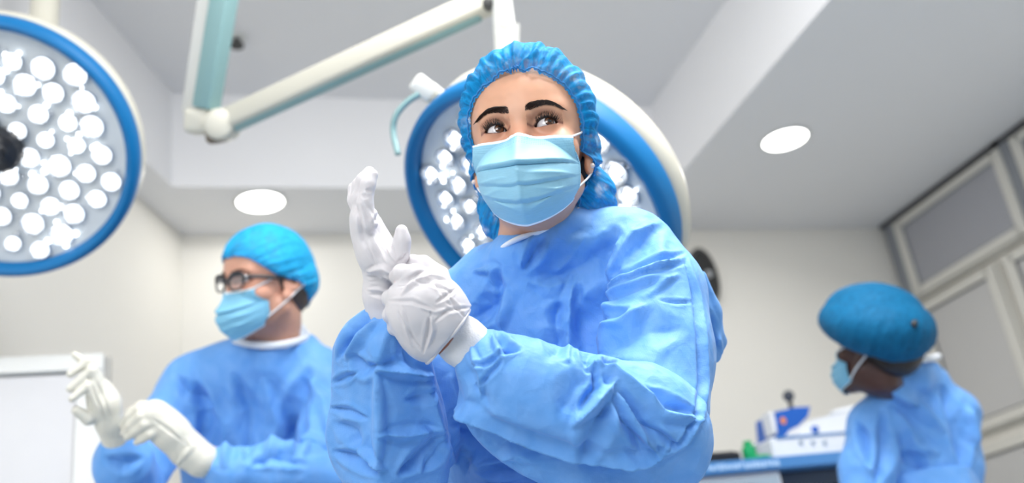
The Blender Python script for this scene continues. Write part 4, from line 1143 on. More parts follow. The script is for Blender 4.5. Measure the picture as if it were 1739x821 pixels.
def cut_fore(V, ax):
    for a, b in ((_e[0], _e[1]), (_e[1], _e[2])):
        n = np.cross(b - a, _bk); n /= np.linalg.norm(n); n = n if n[2] < 0 else -n
        V = halfspace(V, ax, a, n, .006)
    return V
_s = W(643, 690, 1.10)
_ps = W(640, 610, 1.085), W(643, 760, 1.105)
def cut_sleeve(V, ax):
    t = _ps[1] - _ps[0]
    for sgn, k in ((-1, .65), (1, .60)):
        n = np.cross(t, VR * sgn * .80 - VB * k); n /= np.linalg.norm(n); n = n if n @ VB > 0 else -n
        V = halfspace(V, ax, _ps[0], n, .008)
    return V
V, Q = sdf_mesh(gwf, .0022, smooth=1, post=cut_fore); pts.append((gown_relief(V, Q, strW, 22), Q))
V, Q = sdf_mesh(gwr, .0022, smooth=2, post=cut_sleeve); pts.append((gown_relief(V, Q, strW, 23), Q))
V, Q = sdf_mesh(flap, .003, smooth=2); pts.append((gown_relief(V, Q, [('r', 5, .004, [(1190, 480), (1212, 560), (1226, 600)]), ('v', 6, .006, [(1205, 530), (1212, 580), (1222, 596)])], 24, .5), Q))
chW = W(900, 700, 1.39)
V, Q = sdf_mesh(skirt_prims(chW, hipW, .15, .20), .010, hi=np.array([9, 9, zc + .10]), smooth=2); pts.append((gown_relief(V, Q, None, 25, 1.5, False), Q))
V, Q = merge(pts)
gownW = mesh_obj('gown', V, Q, M_gown, wom)
# white neck binding
nb = cu([W(844, 433, 1.290), W(860, 418, 1.268), W(885, 405, 1.256), W(913, 397, 1.256), W(942, 384, 1.262), W(966, 369, 1.276), W(986, 355, 1.31), W(985, 352, 1.40), W(930, 370, 1.43), W(870, 400, 1.42), W(835, 430, 1.36)], 8)
mb = MB()
def ribbon(mb, pts, up, w, th):
    """flat strip with real thickness"""
    n = len(pts); V = []; F_ = []
    for i, p in enumerate(pts):
        t = pts[min(i + 1, n - 1)] - pts[max(i - 1, 0)]; t = t / np.linalg.norm(t)
        u = up[i] if isinstance(up, list) else up
        u = u - (u @ t) * t; u /= np.linalg.norm(u); s_ = np.cross(t, u)
        for (a, b) in ((-.5, -.5), (.5, -.5), (.56, 0), (.5, .5), (-.5, .5), (-.56, 0)): V.append(p + u * a * w + s_ * b * th)
    for i in range(n - 1):
        for k in range(6): F_.append((i * 6 + k, i * 6 + (k + 1) % 6, i * 6 + 6 + (k + 1) % 6, i * 6 + 6 + k))
    F_.append(tuple(range(5, -1, -1))); F_.append(tuple((n - 1) * 6 + k for k in range(6)))
    return mb.add(V, F_)
mb.tube([p + VB * .004 + VU * .001 for p in nb + [nb[0]]], .0042, 12, cap=False, flat=.8); mb.build('neck_binding', M_collar, gownW, smooth=True)

# ------------------------------------------------------------------ gloved hands
glR = chain([(652, 500, 1.125, 30), (655, 468, 1.12, 30), (642, 432, 1.115, 30), (628, 398, 1.115, 25), (620, 372, 1.115, 22)], .010)
glR += [pell(664, 448, 1.10, 26, 30, .016, 20, k=.015), pell(636, 424, 1.115, 27, 42, .034, 22, k=.015), pell(618, 378, 1.115, 20, 32, .036, 14, k=.012)]
glR += chain([(628, 380, 1.085, 15), (620, 345, 1.085, 14), (625, 314, 1.088, 13), (633, 297, 1.092, 10)], .004)
glR += chain([(622, 375, 1.105, 16), (612, 338, 1.105, 15), (618, 308, 1.105, 14), (627, 293, 1.108, 11)], .004)
glR += chain([(616, 372, 1.125, 15), (608, 340, 1.127, 14), (611, 315, 1.128, 13), (620, 301, 1.13, 11)], .004)
glR += chain([(612, 372, 1.145, 13), (602, 340, 1.15, 12), (600, 320, 1.155, 10)], .004)
glR += chain([(662, 458, 1.09, 20), (679, 432, 1.085, 14), (683, 410, 1.083, 12), (682, 392, 1.083, 11)], .010)
glR += chain([(652, 470, 1.125, 34), (650, 500, 1.125, 32), (655, 535, 1.13, 31), (660, 575, 1.135, 34)], .008)
stR = [('v', 4, .0030, [(650, 350), (636, 380), (660, 430)]), ('r', 4, .0022, [(612, 345), (622, 385), (655, 445)]), ('r', 4, .0022, [(620, 350), (650, 410), (672, 445)]),
       ('v', 3, .002, [(606, 355), (618, 410), (640, 455)]), ('v', 3, .0018, [(614, 332), (624, 335)]), ('v', 3, .0018, [(622, 322), (632, 325)]),
       ('r', 4, .004, [(624, 461), (650, 457), (672, 468)]), ('v', 4, .003, [(624, 470), (648, 474), (672, 492)]), ('r', 3, .003, [(624, 492), (645, 492), (668, 498)]), ('v', 3, .002, [(626, 500), (650, 503), (670, 507)]),
       ('v', 3, .002, [(628, 478), (655, 480), (670, 486)]), ('v', 3, .002, [(675, 445), (684, 440), (690, 430)]), ('v', 2.5, .0015, [(655, 400), (672, 440)])]
def glove(name, prims, st, mat, vox, parent, seed, cr=1.0, lo=None, cut=None):
    V, Q = sdf_mesh(prims, vox, smooth=2, post=cut); N = normals(V, Q)
    V = V + N * (crumple(V, 40, seed, 7) * .0016 * cr + crumple(V, 90, seed + 1, 7) * .0006 * cr)[:, None]
    N = normals(V, Q); V = V + N * strokes(V, N, st)[:, None]
    return mesh_obj(name, V, Q, mat, parent)
glove('glove', glR, stR, M_glove, .0014, wom, 31, cr=.7)

_cp = W(766, 571, 1.05); _cn = W(825, 622, 1.09) - W(745, 560, 1.085); _cn = _cn / np.linalg.norm(_cn)
def cutL(V, ax): return np.maximum(V, ((ax[0][:, None, None] - _cp[0]) * _cn[0] + (ax[1][None, :, None] - _cp[1]) * _cn[1] + (ax[2][None, None, :] - _cp[2]) * _cn[2])).astype(np.float32)
glL = chain([(815, 610, 1.088, 46), (765, 562, 1.08, 46), (735, 530, 1.07, 50)], .014)
glL += [pell(722, 512, 1.066, 56, 46, .036, -35, k=.014), pell(745, 505, 1.075, 46, 34, .034, -25, k=.014), pell(700, 530, 1.068, 44, 52, .032, 10, k=.014), pell(757, 540, 1.075, 46, 40, .04, -40, k=.012), pell(720, 575, 1.08, 46, 38, .032, -40, k=.014)]
glL += chain([(735, 478, 1.065, 22), (705, 466, 1.055, 17), (682, 464, 1.06, 15), (672, 470, 1.075, 13)], .005)          # index
glL += chain([(745, 470, 1.085, 20), (718, 450, 1.085, 16), (701, 446, 1.092, 13), (690, 456, 1.11, 12)], .005)           # thumb side knuckle
glL += chain([(700, 500, 1.055, 20), (676, 500, 1.058, 15), (662, 506, 1.078, 13), (660, 512, 1.10, 12)], .006)           # middle, ring, little finger closing round the wrist
glL += chain([(698, 528, 1.056, 18), (673, 530, 1.062, 14), (662, 536, 1.082, 12), (664, 540, 1.105, 11)], .006)
glL += chain([(700, 552, 1.062, 16), (680, 555, 1.068, 13), (670, 558, 1.088, 11), (672, 560, 1.105, 10)], .006)
stL = [('r', 4, .0035, [(682, 500), (700, 480), (730, 468), (760, 474)]), ('v', 4, .003, [(676, 486), (692, 478), (715, 462)]), ('v', 3, .0022, [(700, 478), (730, 480), (770, 498)]), ('v', 3, .0022, [(740, 515), (765, 498), (775, 490)]),
       ('r', 3, .0022, [(712, 520), (740, 530), (760, 525)]), ('v', 3, .0026, [(732, 528), (725, 570), (718, 600)]), ('r', 3, .0022, [(728, 530), (736, 560), (726, 590)]), ('v', 3, .0022, [(660, 512), (700, 512), (740, 528)]),
       ('r', 3, .002, [(680, 520), (690, 560), (700, 590)]), ('v', 3, .0018, [(675, 530), (700, 575), (720, 600)]), ('v', 2.5, .0018, [(740, 480), (755, 505)]), ('v', 2.5, .0018, [(762, 505), (790, 540)]), ('v', 2.5, .0015, [(758, 512), (775, 525)]),
       ('v', 3, .002, [(735, 550), (760, 528), (800, 522)])]
glove('glove', glL, stL, M_glove, .0014, wom, 35, cut=cutL)
# rolled glove edge with the slit of skin, knit cuff under it
def cut_ring(prims, p0, n, r_guess, steps=72):
    """where the glove surface meets its cut plane"""
    a = np.cross(n, (0, 0, 1.0)); a /= np.linalg.norm(a); b = np.cross(n, a); out = []
    def f(P):
        d = 1.0
        for q in prims:
            if q[0] == 'c':
                ba = q[2] - q[1]; t = np.clip((P - q[1]) @ ba / (ba @ ba), 0, 1); v = np.linalg.norm(P - q[1] - t * ba) - (q[3] + (q[4] - q[3]) * t)
            else:
                l = (P - q[1]) @ q[3]; k0 = np.linalg.norm(l / q[2]); k1 = np.linalg.norm(l / q[2] ** 2) + 1e-9; v = k0 * (k0 - 1) / k1 if k0 > .3 else -1
            d = min(d, v)
        return d
    for k in range(steps):
        t = 2 * math.pi * k / steps; u = a * math.cos(t) + b * math.sin(t); r = .002
        while f(p0 + u * r) < 0 and r < .1: r += .0008
        out.append(p0 + u * r)
    return out
_p0 = W(779, 573, 1.088) ; _p0 = _p0 - ((_p0 - _cp) @ _cn) * _cn
ringL = cut_ring(glL, _p0, _cn, .04)
ringL = [(ringL[i - 1] + ringL[i] * 2 + ringL[(i + 1) % len(ringL)]) / 4 for i in range(len(ringL))]
MB().tube(ringL + [ringL[0]], .0019, 10, cap=False).build('rolled_edge', M_glove, wom, smooth=True)
pr_, _ = project(np.array(ringL)); sel = [i for i in range(len(ringL)) if 738 < pr_[i][0] < 768 and (ringL[i] - _p0) @ VB > .012]
if len(sel) > 3:
    sl = sorted(sel, key=lambda i: pr_[i][0]); MB().tube([ringL[i] + _cn * .0028 - (ringL[i] - _p0) * .035 for i in sl], [.0006 + .0010 * math.sin(math.pi * k / (len(sl) - 1)) for k in range(len(sl))], 8).build('wrist_skin', simple('wrist_skin', (.30, .10, .05), .5), bodyW, smooth=True)
ck = chain([(745, 550, 1.085, 36), (785, 580, 1.088, 42), (835, 618, 1.09, 42)], .006)
V, Q = sdf_mesh(ck, .002); N = normals(V, Q)
V = V + N * (vnoise(V, 30, 8) * .001)[:, None]
mesh_obj('cuff', V, Q, M_cuff, wom)
lower_body(wom, hipW, -FWD + RIGHT * .1, M_skin)

# ================================================================== the man with glasses on the left
HM = Head(407, 480, 2.12, 44, 6, 3, 1.0)
footM = W(430, 800, 2.22); footM[2] = 0
man = thing('person', 'man in black-framed glasses, blue cap and mask, pulling on cream gloves at left', 'person', footM)
SK2 = (.66, .35, .25)
hipM = footM.copy(); hipM[2] = .98
ntM = W(462, 615, 2.22)
tor = [caps(ntM, W(440, 700, 2.30), .05, .07, k=.05), caps(W(370, 675, 2.28), W(530, 660, 2.28), .04, .04, k=.05), caps(W(440, 700, 2.30), hipM, .07, .08, k=.05)]
tor += chain([(330, 660, 2.26, 36), (225, 800, 2.06, 30), (205, 765, 1.96, 24), (195, 740, 1.93, 22)], .02)
tor += chain([(550, 660, 2.26, 26), (550, 790, 2.07, 26), (380, 790, 1.94, 24), (330, 770, 1.91, 22)], .02)
bV, bQ = sdf_mesh(tor, .010)
bodyM, (MV, MQ, MN) = make_head('body', man, HM, SK2, male=True, neck_to=ntM, vox=.0022, mat=M_skin, extra=(bV, bQ))
for s in (-1, 1):
    make_eye(man, HM, s, (-.15, 1, -.25)); make_brow(man, HM, s, MV, .8, 160)
hp = [ell((0, -.082, .030), (.078, .092, .086), k=.02), ell((0, -.115, -.03), (.062, .040, .05), k=.03)]
hV, hQ = sdf_mesh(hp, .005, post=lambda V, ax: np.maximum(V, (ax[1][None, :, None] - (-.045 + .55 * np.clip(ax[2][None, None, :] + .01, -.2, .08)))).astype(np.float32) + 0 * V)
mesh_obj('hair', HM.w(hV), hQ[:, ::-1], M_hairgrey, man)
rimM = [(0, .018, .052), (.028, .012, .051), (.048, -.004, .044), (.064, -.024, .028), (.073, -.046, .012), (.079, -.066, .004), (.083, -.088, .000), (.080, -.115, -.020), (.060, -.140, -.040), (.030, -.152, -.050), (0, -.156, -.054)]
rimM = rimM + [(-p[0], p[1], p[2]) for p in rimM[-2:0:-1]]
M_capM = cap_mat('cap_bright_blue', (.01, .32, .66), (.03, .46, .80), .86)
make_cap(man, HM, rimM, [((0, -.070, .036), (.090, .104, .096)), ((0, -.105, .005), (.088, .080, .072))], M_capM, seed=9, HV=MV, nth=420, nt=70, C=(0, -.075, .02), pole=(0, -1, .1), pleat=.0012)
rowsM = [(0, -.022, .034, -.012, -.030, .062, .5), (.2, -.044, .044, -.024, -.029, .0635, .35), (.4, -.066, .050, -.040, -.029, .0645, .12), (.6, -.088, .046, -.056, -.030, .0635, 0), (.8, -.108, .034, -.070, -.034, .0605, 0), (1, -.124, .016, -.080, -.044, .055, 0)]
maskM, mPM = make_mask(man, HM, rowsM, M_mask2, seed=5, HV=MV)
ear_loops(maskM, HM, mPM, .0016)
# glasses: two thick rounded rims, bridge, hinges and temples
def rimcurve(s, n=40):
    out = []
    for k in range(n + 1):
        a = 2 * math.pi * k / n; c_, d_ = math.cos(a), math.sin(a)
        x = .0235 * np.sign(c_) * abs(c_) ** .75; z = .0165 * np.sign(d_) * abs(d_) ** .8
        X = s * .033 + x; out.append((X, .030 - .10 * (abs(X) - .01) ** 2 / .05 - .10 * max(0, abs(X) - .03), -.002 + z + .002 * s * c_))
    return out
gl = None
gm = MB()
for s in (-1, 1):
    pts_ = [HM.w(p) for p in rimcurve(s)]
    gm.tube(pts_, [.0022 + .0032 * max(0, math.sin(2 * math.pi * k / 40)) for k in range(41)], 10, cap=False)
gm.tube([HM.w(p) for p in cu([(-.011, .030, .003), (0, .033, .006), (.011, .030, .003)], 6)], .0022, 10)
gl = gm.build('eyeglasses', M_black, man, smooth=True)
for s in (-1, 1):
    MB().tube([HM.w(p) for p in cu([(s * .056, .0235, .006), (s * .064, .012, .007), (s * .072, -.02, .006), (s * .078, -.07, .003), (s * .080, -.095, -.004)], 6)], .0030, 10, flat=1.4).build('temple', M_black, gl, smooth=True)
    V, Q = sdf_mesh([ell(HM.w((s * .060, .020, .0075)), (.0035, .0035, .003))], .0008); mesh_obj('hinge', V, Q, M_steel, gl)
    L_ = rimcurve(s)[:-1]; c_ = np.mean(L_, 0); Vl = [c_ + np.array([0, .0015, 0])] + [np.array(p) for p in L_]
    mesh_obj('lens', HM.w(np.array(Vl)), [(0, 1 + k, 1 + (k + 1) % 40) for k in range(40)], M_lens, gl)

gm_ = [
    pell(432, 720, 2.27, 140, 140, .12, 0, k=.05), pell(440, 840, 2.27, 130, 110, .12, 0, k=.05),
    pell(400, 640, 2.25, 92, 56, .10, 12, k=.05), pell(500, 632, 2.25, 80, 54, .10, -8, k=.05)]
gm_ += chain([(430, 600, 2.215, 40), (490, 600, 2.225, 42)], .03)
gm_ += chain([(405, 625, 2.24, 45), (330, 662, 2.24, 56), (275, 735, 2.16, 54), (225, 820, 2.05, 54)], .03)
gm_ += chain([(500, 618, 2.24, 42), (545, 650, 2.22, 55), (565, 740, 2.13, 58), (545, 810, 2.03, 52)], .03)
gf1 = chain([(198, 762, 1.935, 30), (208, 785, 1.96, 50), (225, 830, 2.03, 56)], .02) 
gf2 = chain([(362, 786, 1.915, 28), (392, 800, 1.93, 42), (470, 800, 1.97, 50), (545, 810, 2.03, 54)], .02)
subM = [caps(W(455, 520, 2.20), W(465, 577, 2.235), .070, .054, k=.01, sub=True)]
_nm = [(396, 590, 2.19), (425, 596, 2.155), (465, 598, 2.15), (505, 591, 2.18), (526, 580, 2.25)]
subM += [caps(W(*a), W(*b), .013, .013, k=.02) for a, b in zip(_nm[:-1], _nm[1:])] + [caps(W(a[0], a[1] + 20, a[2] + .02), W(b[0], b[1] + 20, b[2] + .02), .024, .024, k=.03) for a, b in zip(_nm[:-1], _nm[1:])]
stM = [('v', 10, .010, [(330, 640), (350, 700), (345, 760)]), ('r', 10, .010, [(360, 660), (385, 720), (380, 790)]), ('v', 12, .012, [(400, 640), (425, 700), (420, 780)]), ('r', 12, .010, [(450, 650), (470, 720), (455, 790)]),
       ('v', 12, .014, [(525, 630), (505, 690), (505, 770)]), ('v', 10, .010, [(300, 640), (320, 665), (365, 690)]), ('r', 9, .009, [(480, 760), (530, 750), (560, 760)]), ('v', 8, .008, [(270, 690), (300, 730), (300, 790)]),
       ('v', 9, .008, [(180, 780), (210, 790), (240, 780)]), ('r', 9, .008, [(520, 640), (550, 680), (560, 740)]), ('v', 8, .008, [(430, 790), (470, 775), (520, 790)])]
pts = []
for pr, sd, vv in ((gm_ + subM, 41, .0055), (gf1, 42, .005), (gf2, 43, .005)):
    V, Q = sdf_mesh(pr, vv, lo=np.array([-9, -9, 1.2]), smooth=2); pts.append((gown_relief(V, Q, [(a, b, c * 1.4, d) for a, b, c, d in stM], sd, 1.5, False), Q))
V, Q = sdf_mesh(skirt_prims(W(438, 780, 2.28), hipM, .16, .21), .012, hi=np.array([9, 9, 1.32]), smooth=2); pts.append((gown_relief(V, Q, None, 45, 1.5, False), Q))
V, Q = merge(pts); gownM = mesh_obj('gown', V, Q, M_gown, man)
nbm = cu([W(396, 578, 2.17), W(425, 585, 2.13), W(465, 587, 2.13), W(505, 580, 2.16), W(524, 570, 2.24), W(500, 560, 2.32), W(430, 560, 2.32), W(396, 578, 2.17)], 8)
mb = MB(); ribbon(mb, nbm, VU, .014, .005); mb.build('neck_binding', M_collar, gownM, smooth=True)
# loose white tie at the nape
V, Q = sdf_mesh(chain([(500, 578, 2.19, 12), (508, 560, 2.20, 10), (517, 572, 2.21, 8)], .01), .003); mesh_obj('neck_tie', V, Q, M_collar, gownM)

# his gloves
gA = chain([(196, 750, 1.925, 22), (186, 718, 1.91, 22), (178, 685, 1.90, 25), (170, 664, 1.90, 20)], .012)
gA += [pell(174, 682, 1.90, 24, 42, .020, 22, k=.012)]
for (a, b, c, r0) in (((170, 652, 1.905), (150, 620, 1.90), (127, 603, 1.895), 9), ((172, 655, 1.895), (150, 614, 1.888), (119, 636, 1.872), 9.5), ((170, 668, 1.885), (156, 630, 1.876), (119, 661, 1.860), 9.5), ((166, 684, 1.878), (150, 655, 1.868), (122, 678, 1.852), 9)):
    gA += chain([a + (r0 + 1,), b + (r0,), c + (r0 - 2.5,)], .003)
gA += chain([(176, 700, 1.90, 14), (150, 712, 1.88, 11), (130, 698, 1.868, 9)], .006)
glove('glove', gA, [('v', 3, .004, [(150, 640), (165, 680), (180, 710)]), ('v', 3, .003, [(165, 650), (180, 690), (188, 710)])], M_glove2, .0022, man, 51)
gB = chain([(342, 782, 1.905, 30), (318, 764, 1.90, 29), (292, 736, 1.89, 30), (262, 706, 1.88, 27)], .012)
gB += [pell(275, 722, 1.885, 38, 30, .024, -40, k=.014)]
for (a, b, c, d_, r0) in (((262, 698, 1.875), (238, 696, 1.868), (220, 708, 1.872), (208, 722, 1.885), 9), ((262, 706, 1.868), (240, 708, 1.86), (222, 724, 1.865), (210, 736, 1.88), 9), ((268, 716, 1.865), (246, 722, 1.856), (230, 734, 1.86), (216, 744, 1.872), 8.5), ((276, 726, 1.864), (256, 738, 1.858), (242, 746, 1.862), (232, 752, 1.87), 8)):
    gB += chain([a + (r0 + 2,), b + (r0 + 1,), c + (r0,), d_ + (r0 - 2,)], .004)
gB += chain([(290, 712, 1.90, 12), (262, 690, 1.90, 10), (240, 690, 1.90, 9), (222, 700, 1.90, 8)], .006)
glove('glove', gB, [('r', 4, .003, [(316, 744), (326, 760), (300, 790)]), ('v', 3, .003, [(260, 712), (285, 730), (310, 750)])], M_glove2, .0022, man, 53)
lower_body(man, hipM, -FWD - RIGHT * .6, M_skin)

# ================================================================== the third person on the right, seen from behind
HT = Head(1450, 588, 2.45, 146, 4, -4, .98)
footT = W(1560, 800, 2.46); footT[2] = 0
prs = thing('person', 'person in large puffy teal-blue cap at right, back turned, looking down to the left', 'person', footT)
SK3 = (.075, .032, .024)
hipT = footT.copy(); hipT[2] = .92
ntT = W(1520, 660, 2.46)
tor = [caps(ntT, W(1545, 740, 2.52), .05, .06, k=.05), caps(W(1490, 715, 2.47), W(1610, 705, 2.52), .03, .03, k=.05), caps(W(1545, 740, 2.52), hipT, .06, .08, k=.05)]
tor += chain([(1478, 715, 2.44, 30), (1465, 850, 2.36, 26), (1400, 900, 2.2, 20)], .02) + chain([(1630, 700, 2.5, 30), (1640, 850, 2.45, 26), (1560, 920, 2.3, 20)], .02)
bV, bQ = sdf_mesh(tor, .010)
bodyT, (TV, TQ, TN) = make_head('body', prs, HT, SK3, neck_to=ntT, vox=.0024, mat=M_skin2, extra=(bV, bQ))
for s in (-1, 1):
    make_eye(prs, HT, s, (0, 1, -.3)); make_lashes(prs, HT, s, .9); make_brow(prs, HT, s, TV, .8, 120)
hp = [ell((0, -.090, .034), (.080, .098, .09), k=.02), ell((0, -.13, -.015), (.060, .044, .05), k=.03)]
hV, hQ = sdf_mesh(hp, .005, post=lambda V, ax: np.maximum(V, (ax[1][None, :, None] - (-.040 + .55 * np.clip(ax[2][None, None, :] + .01, -.2, .08)))).astype(np.float32) + 0 * V)
mesh_obj('hair', HT.w(hV), hQ[:, ::-1], M_hairdark, prs)
rimT = [(0, .020, .050), (.028, .014, .048), (.050, -.004, .036), (.066, -.026, .018), (.076, -.050, .004), (.081, -.070, -.006), (.083, -.092, -.014), (.078, -.118, -.026), (.056, -.142, -.036), (.028, -.155, -.042), (0, -.160, -.044)]
rimT = rimT + [(-p[0], p[1], p[2]) for p in rimT[-2:0:-1]]
M_capT = cap_mat('cap_teal_blue', (.002, .085, .21), (.006, .155, .32), .93)
capT = make_cap(prs, HT, rimT, [((.035, -.082, .046), (.138, .145, .094)), ((.03, -.075, .07), (.12, .125, .09))], M_capT, seed=14, HV=TV, nth=420, nt=80, C=(0, -.075, .02), pole=(0, -.55, 1), pleat=.0012, pinch=False, wr=.8)
cv = np.array([v.co for v in capT.data.vertices]); cpx, cdp = project(cv); near = np.where(np.hypot(cpx[:, 0] - 1557, cpx[:, 1] - 546) < 8)[0]
kp = cv[near[np.argmin(cdp[near])]] if len(near) else cv[0]
V, Q = sdf_mesh([ell(kp, (.008, .008, .008), k=.004), ell(kp + VU * .006 + VR * .004, (.006, .006, .006), k=.004)], .002)
mesh_obj('cap_knot', V, Q, M_black, capT)
maskT, mPT = make_mask(prs, HT, rowsM, M_mask2, seed=8, HV=TV)
ear_loops(maskT, HT, mPT, .0022)
gt = [pell(1548, 790, 2.49, 92, 130, .13, 0, k=.05), pell(1555, 705, 2.49, 82, 60, .10, -6, k=.05)]
gt += chain([(1535, 655, 2.47, 36), (1560, 650, 2.48, 36)], .03)
gt += chain([(1520, 680, 2.46, 40), (1482, 725, 2.43, 42), (1474, 800, 2.38, 46), (1470, 880, 2.34, 44)], .03)
gt += chain([(1585, 670, 2.49, 40), (1618, 705, 2.50, 44), (1622, 790, 2.47, 46), (1615, 880, 2.43, 44)], .03)
gt += [caps(W(1500, 585, 2.45), W(1530, 632, 2.46), .058, .052, k=.01, sub=True)]
_nt3 = [(1503, 655, 2.40), (1522, 640, 2.375), (1553, 627, 2.385), (1588, 621, 2.44)]
gt += [caps(W(*a), W(*b), .013, .013, k=.02) for a, b in zip(_nt3[:-1], _nt3[1:])] + [caps(W(a[0] + 5, a[1] + 20, a[2] + .02), W(b[0] + 5, b[1] + 20, b[2] + .02), .026, .026, k=.03) for a, b in zip(_nt3[:-1], _nt3[1:])]
stT = [('v', 10, .012, [(1500, 700), (1500, 770), (1490, 821)]), ('r', 9, .010, [(1520, 700), (1560, 760), (1590, 770)]), ('v', 10, .012, [(1600, 660), (1625, 720), (1640, 800)]), ('v', 8, .010, [(1455, 720), (1470, 745), (1478, 790)]),
       ('r', 9, .010, [(1500, 650), (1560, 690), (1600, 730)]), ('v', 10, .010, [(1530, 770), (1560, 790), (1570, 821)]), ('r', 7, .008, [(1640, 690), (1650, 720), (1655, 760)])]
V, Q = sdf_mesh(gt, .0055, lo=np.array([-9, -9, 1.15]), smooth=2); pts = [(gown_relief(V, Q, [(a, b, c * 1.7, d) for a, b, c, d in stT], 61, 1.7, False), Q)]
V, Q = sdf_mesh(skirt_prims(W(1550, 800, 2.49), hipT, .14, .20), .012, hi=np.array([9, 9, 1.25]), smooth=2); pts.append((gown_relief(V, Q, None, 65, 1.5, False), Q))
V, Q = merge(pts); gownT = mesh_obj('gown', V, Q, M_gown, prs)
nbt = cu([W(1503, 642, 2.39), W(1520, 627, 2.355), W(1552, 614, 2.37), W(1586, 608, 2.43), W(1590, 606, 2.53), W(1540, 620, 2.57), W(1505, 640, 2.50), W(1505, 640, 2.40)], 8)
mb = MB(); mb.tube(nbt, .0075, 12, cap=False, flat=1); mb.build('neck_binding', M_collar, gownT, smooth=True)
glove('glove', chain([(1400, 900, 2.2, 26), (1370, 905, 2.16, 26), (1350, 905, 2.14, 18)], .01), [], M_glove, .004, prs, 71)
glove('glove', chain([(1560, 920, 2.3, 26), (1530, 925, 2.26, 26), (1505, 925, 2.24, 18)], .01), [], M_glove, .004, prs, 73)
lower_body(prs, hipT, FWD - RIGHT * 1.5, M_skin2)

# ================================================================== instrument cart and what stands on it
YC = 2.50
pA, pB = plane(1, YC, 1150, 790), plane(1, YC, 1150, 812)
zt_, zb_ = pA[2], pB[2]
xL, xRr = plane(1, YC, 1120, 792)[0], plane(1, YC, 1500, 765)[0]
YB2 = YC + .42
M_cartblue = simple('cart_blue_edge', lin((72, 128, 186)), .45)
M_cartdark = simple('cart_dark_recess', lin((52, 66, 84)), .5)
M_cartgrey = simple('cart_grey_panel', lin((150, 165, 178)), .5)
M_devblue = simple('device_blue', lin((20, 92, 186)), .4)
M_devwhite = simple('device_white', lin((222, 226, 232)), .45)
M_green = simple('green_plastic', lin((10, 160, 96)), .4)
M_orange = simple('orange_label', lin((232, 140, 50)), .5)
M_letter = simple('lettering_pale', lin((170, 200, 232)), .5)
M_glassy = simple('clear_plastic', (.9, .92, .95), .08, trans=.85)
t = thing('instrument_cart', 'blue-edged instrument cart crowded with equipment, behind the raised elbow of the woman in front', 'cart', ((xL + xRr) / 2, YC + .2, 0))
xm = plane(1, YC, 1330, 800)[0]
MB().box(((xL + xRr) / 2, (YC + YB2) / 2, (zt_ + zb_) / 2), (xRr - xL, YB2 - YC, zt_ - zb_), bevel=.004).build('cart_top', M_cartblue, t)
# pale raised lettering on the blue front edge, too soft to read
rr_ = random.Random(5)
for (a, b) in ((1150, 1182), (1203, 1262), (1266, 1322)):
    xa_, xb_ = plane(1, YC, a, 800)[0], plane(1, YC, b, 800)[0]; x = xa_; tx = MB()
    while x < xb_:
        w_ = rr_.uniform(.005, .010); h_ = rr_.uniform(.010, .017)
        tx.box((x + w_ / 2, YC - .001, (zt_ + zb_) / 2 + rr_.uniform(-.002, .002)), (w_, .002, h_)); x += w_ + rr_.uniform(.002, .005)
    tx.box(((xa_ + xb_) / 2, YC - .0006, (zt_ + zb_) / 2), (xb_ - xa_, .001, .003))
    tx.build('edge_lettering', M_letter, t)
MB().box(((xL + xm) / 2, (YC + YB2) / 2 + .01, zb_ - .20), (xm - xL, YB2 - YC - .02, .398), bevel=.004).build('drawer_unit', M_devwhite, t)
for k in range(3):
    d = MB().box(((xL + xm) / 2, YC + .008, zb_ - .075 - .128 * k), (xm - xL - .03, .012, .115), bevel=.004).build('drawer', M_cartgrey, t)
    MB().box(((xL + xm) / 2, YC - .004, zb_ - .045 - .128 * k), (.16, .012, .014), bevel=.003).build('drawer_handle', M_black, d)
MB().box(((xm + xRr) / 2, (YC + YB2) / 2 + .03, zb_ - .022), (xRr - xm, YB2 - YC - .06, .04)).build('under_rail', M_cartdark, t)
MB().box(((xm + xRr) / 2, (YC + YB2) / 2 + .05, zb_ - .22), (xRr - xm, YB2 - YC - .12, .35), bevel=.004).build('side_cabinet', M_cartgrey, t)
MB().box(((xL + xRr) / 2, (YC + YB2) / 2, (zb_ - .38) / 2 + .06), (xRr - xL - .06, YB2 - YC - .08, zb_ - .38 - .1), bevel=.01).build('lower_cabinet', M_devwhite, t)
for sx in (xL + .07, xRr - .07):
    for sy in (YC + .07, YB2 - .07):
        MB().lathe((sx - .012, sy, .04), np.array([[0, 0, 1], [0, 1, 0], [-1, 0, 0]], float), [(.012, 0), (.038, .002), (.04, .012), (.038, .022), (.012, .024)], 24).build('caster', M_dark, t, auto=40)
ZT = zt_
def on_top(px, py=780, y=YC + .1): return plane(1, y, px, py)
def item(name, label, cat, px0, px1, pytop, y, depth, mat, part, bev=.006, group=None):
    a, b = plane(1, y, px0, pytop), plane(1, y, px1, pytop)
    h = (a[2] + b[2]) / 2 - ZT
    th = thing(name, label, cat, ((a[0] + b[0]) / 2, y + depth / 2, ZT), group)
    MB().box(((a[0] + b[0]) / 2, y + depth / 2, ZT + h / 2 + .0005), (b[0] - a[0], depth, h), bevel=bev).build(part, mat, th)
    return th, a[0], b[0], h
th, a, b, h = item('instrument_tray', 'flat black tray at the left end of the blue-edged cart', 'tray', 1150, 1258, 771, YC + .04, .2, M_black, 'tray_body')
MB().box(((a + b) / 2, YC + .14, ZT + h + .003), (b - a - .02, .17, .005), bevel=.002).build('tray_liner', M_dark, th)
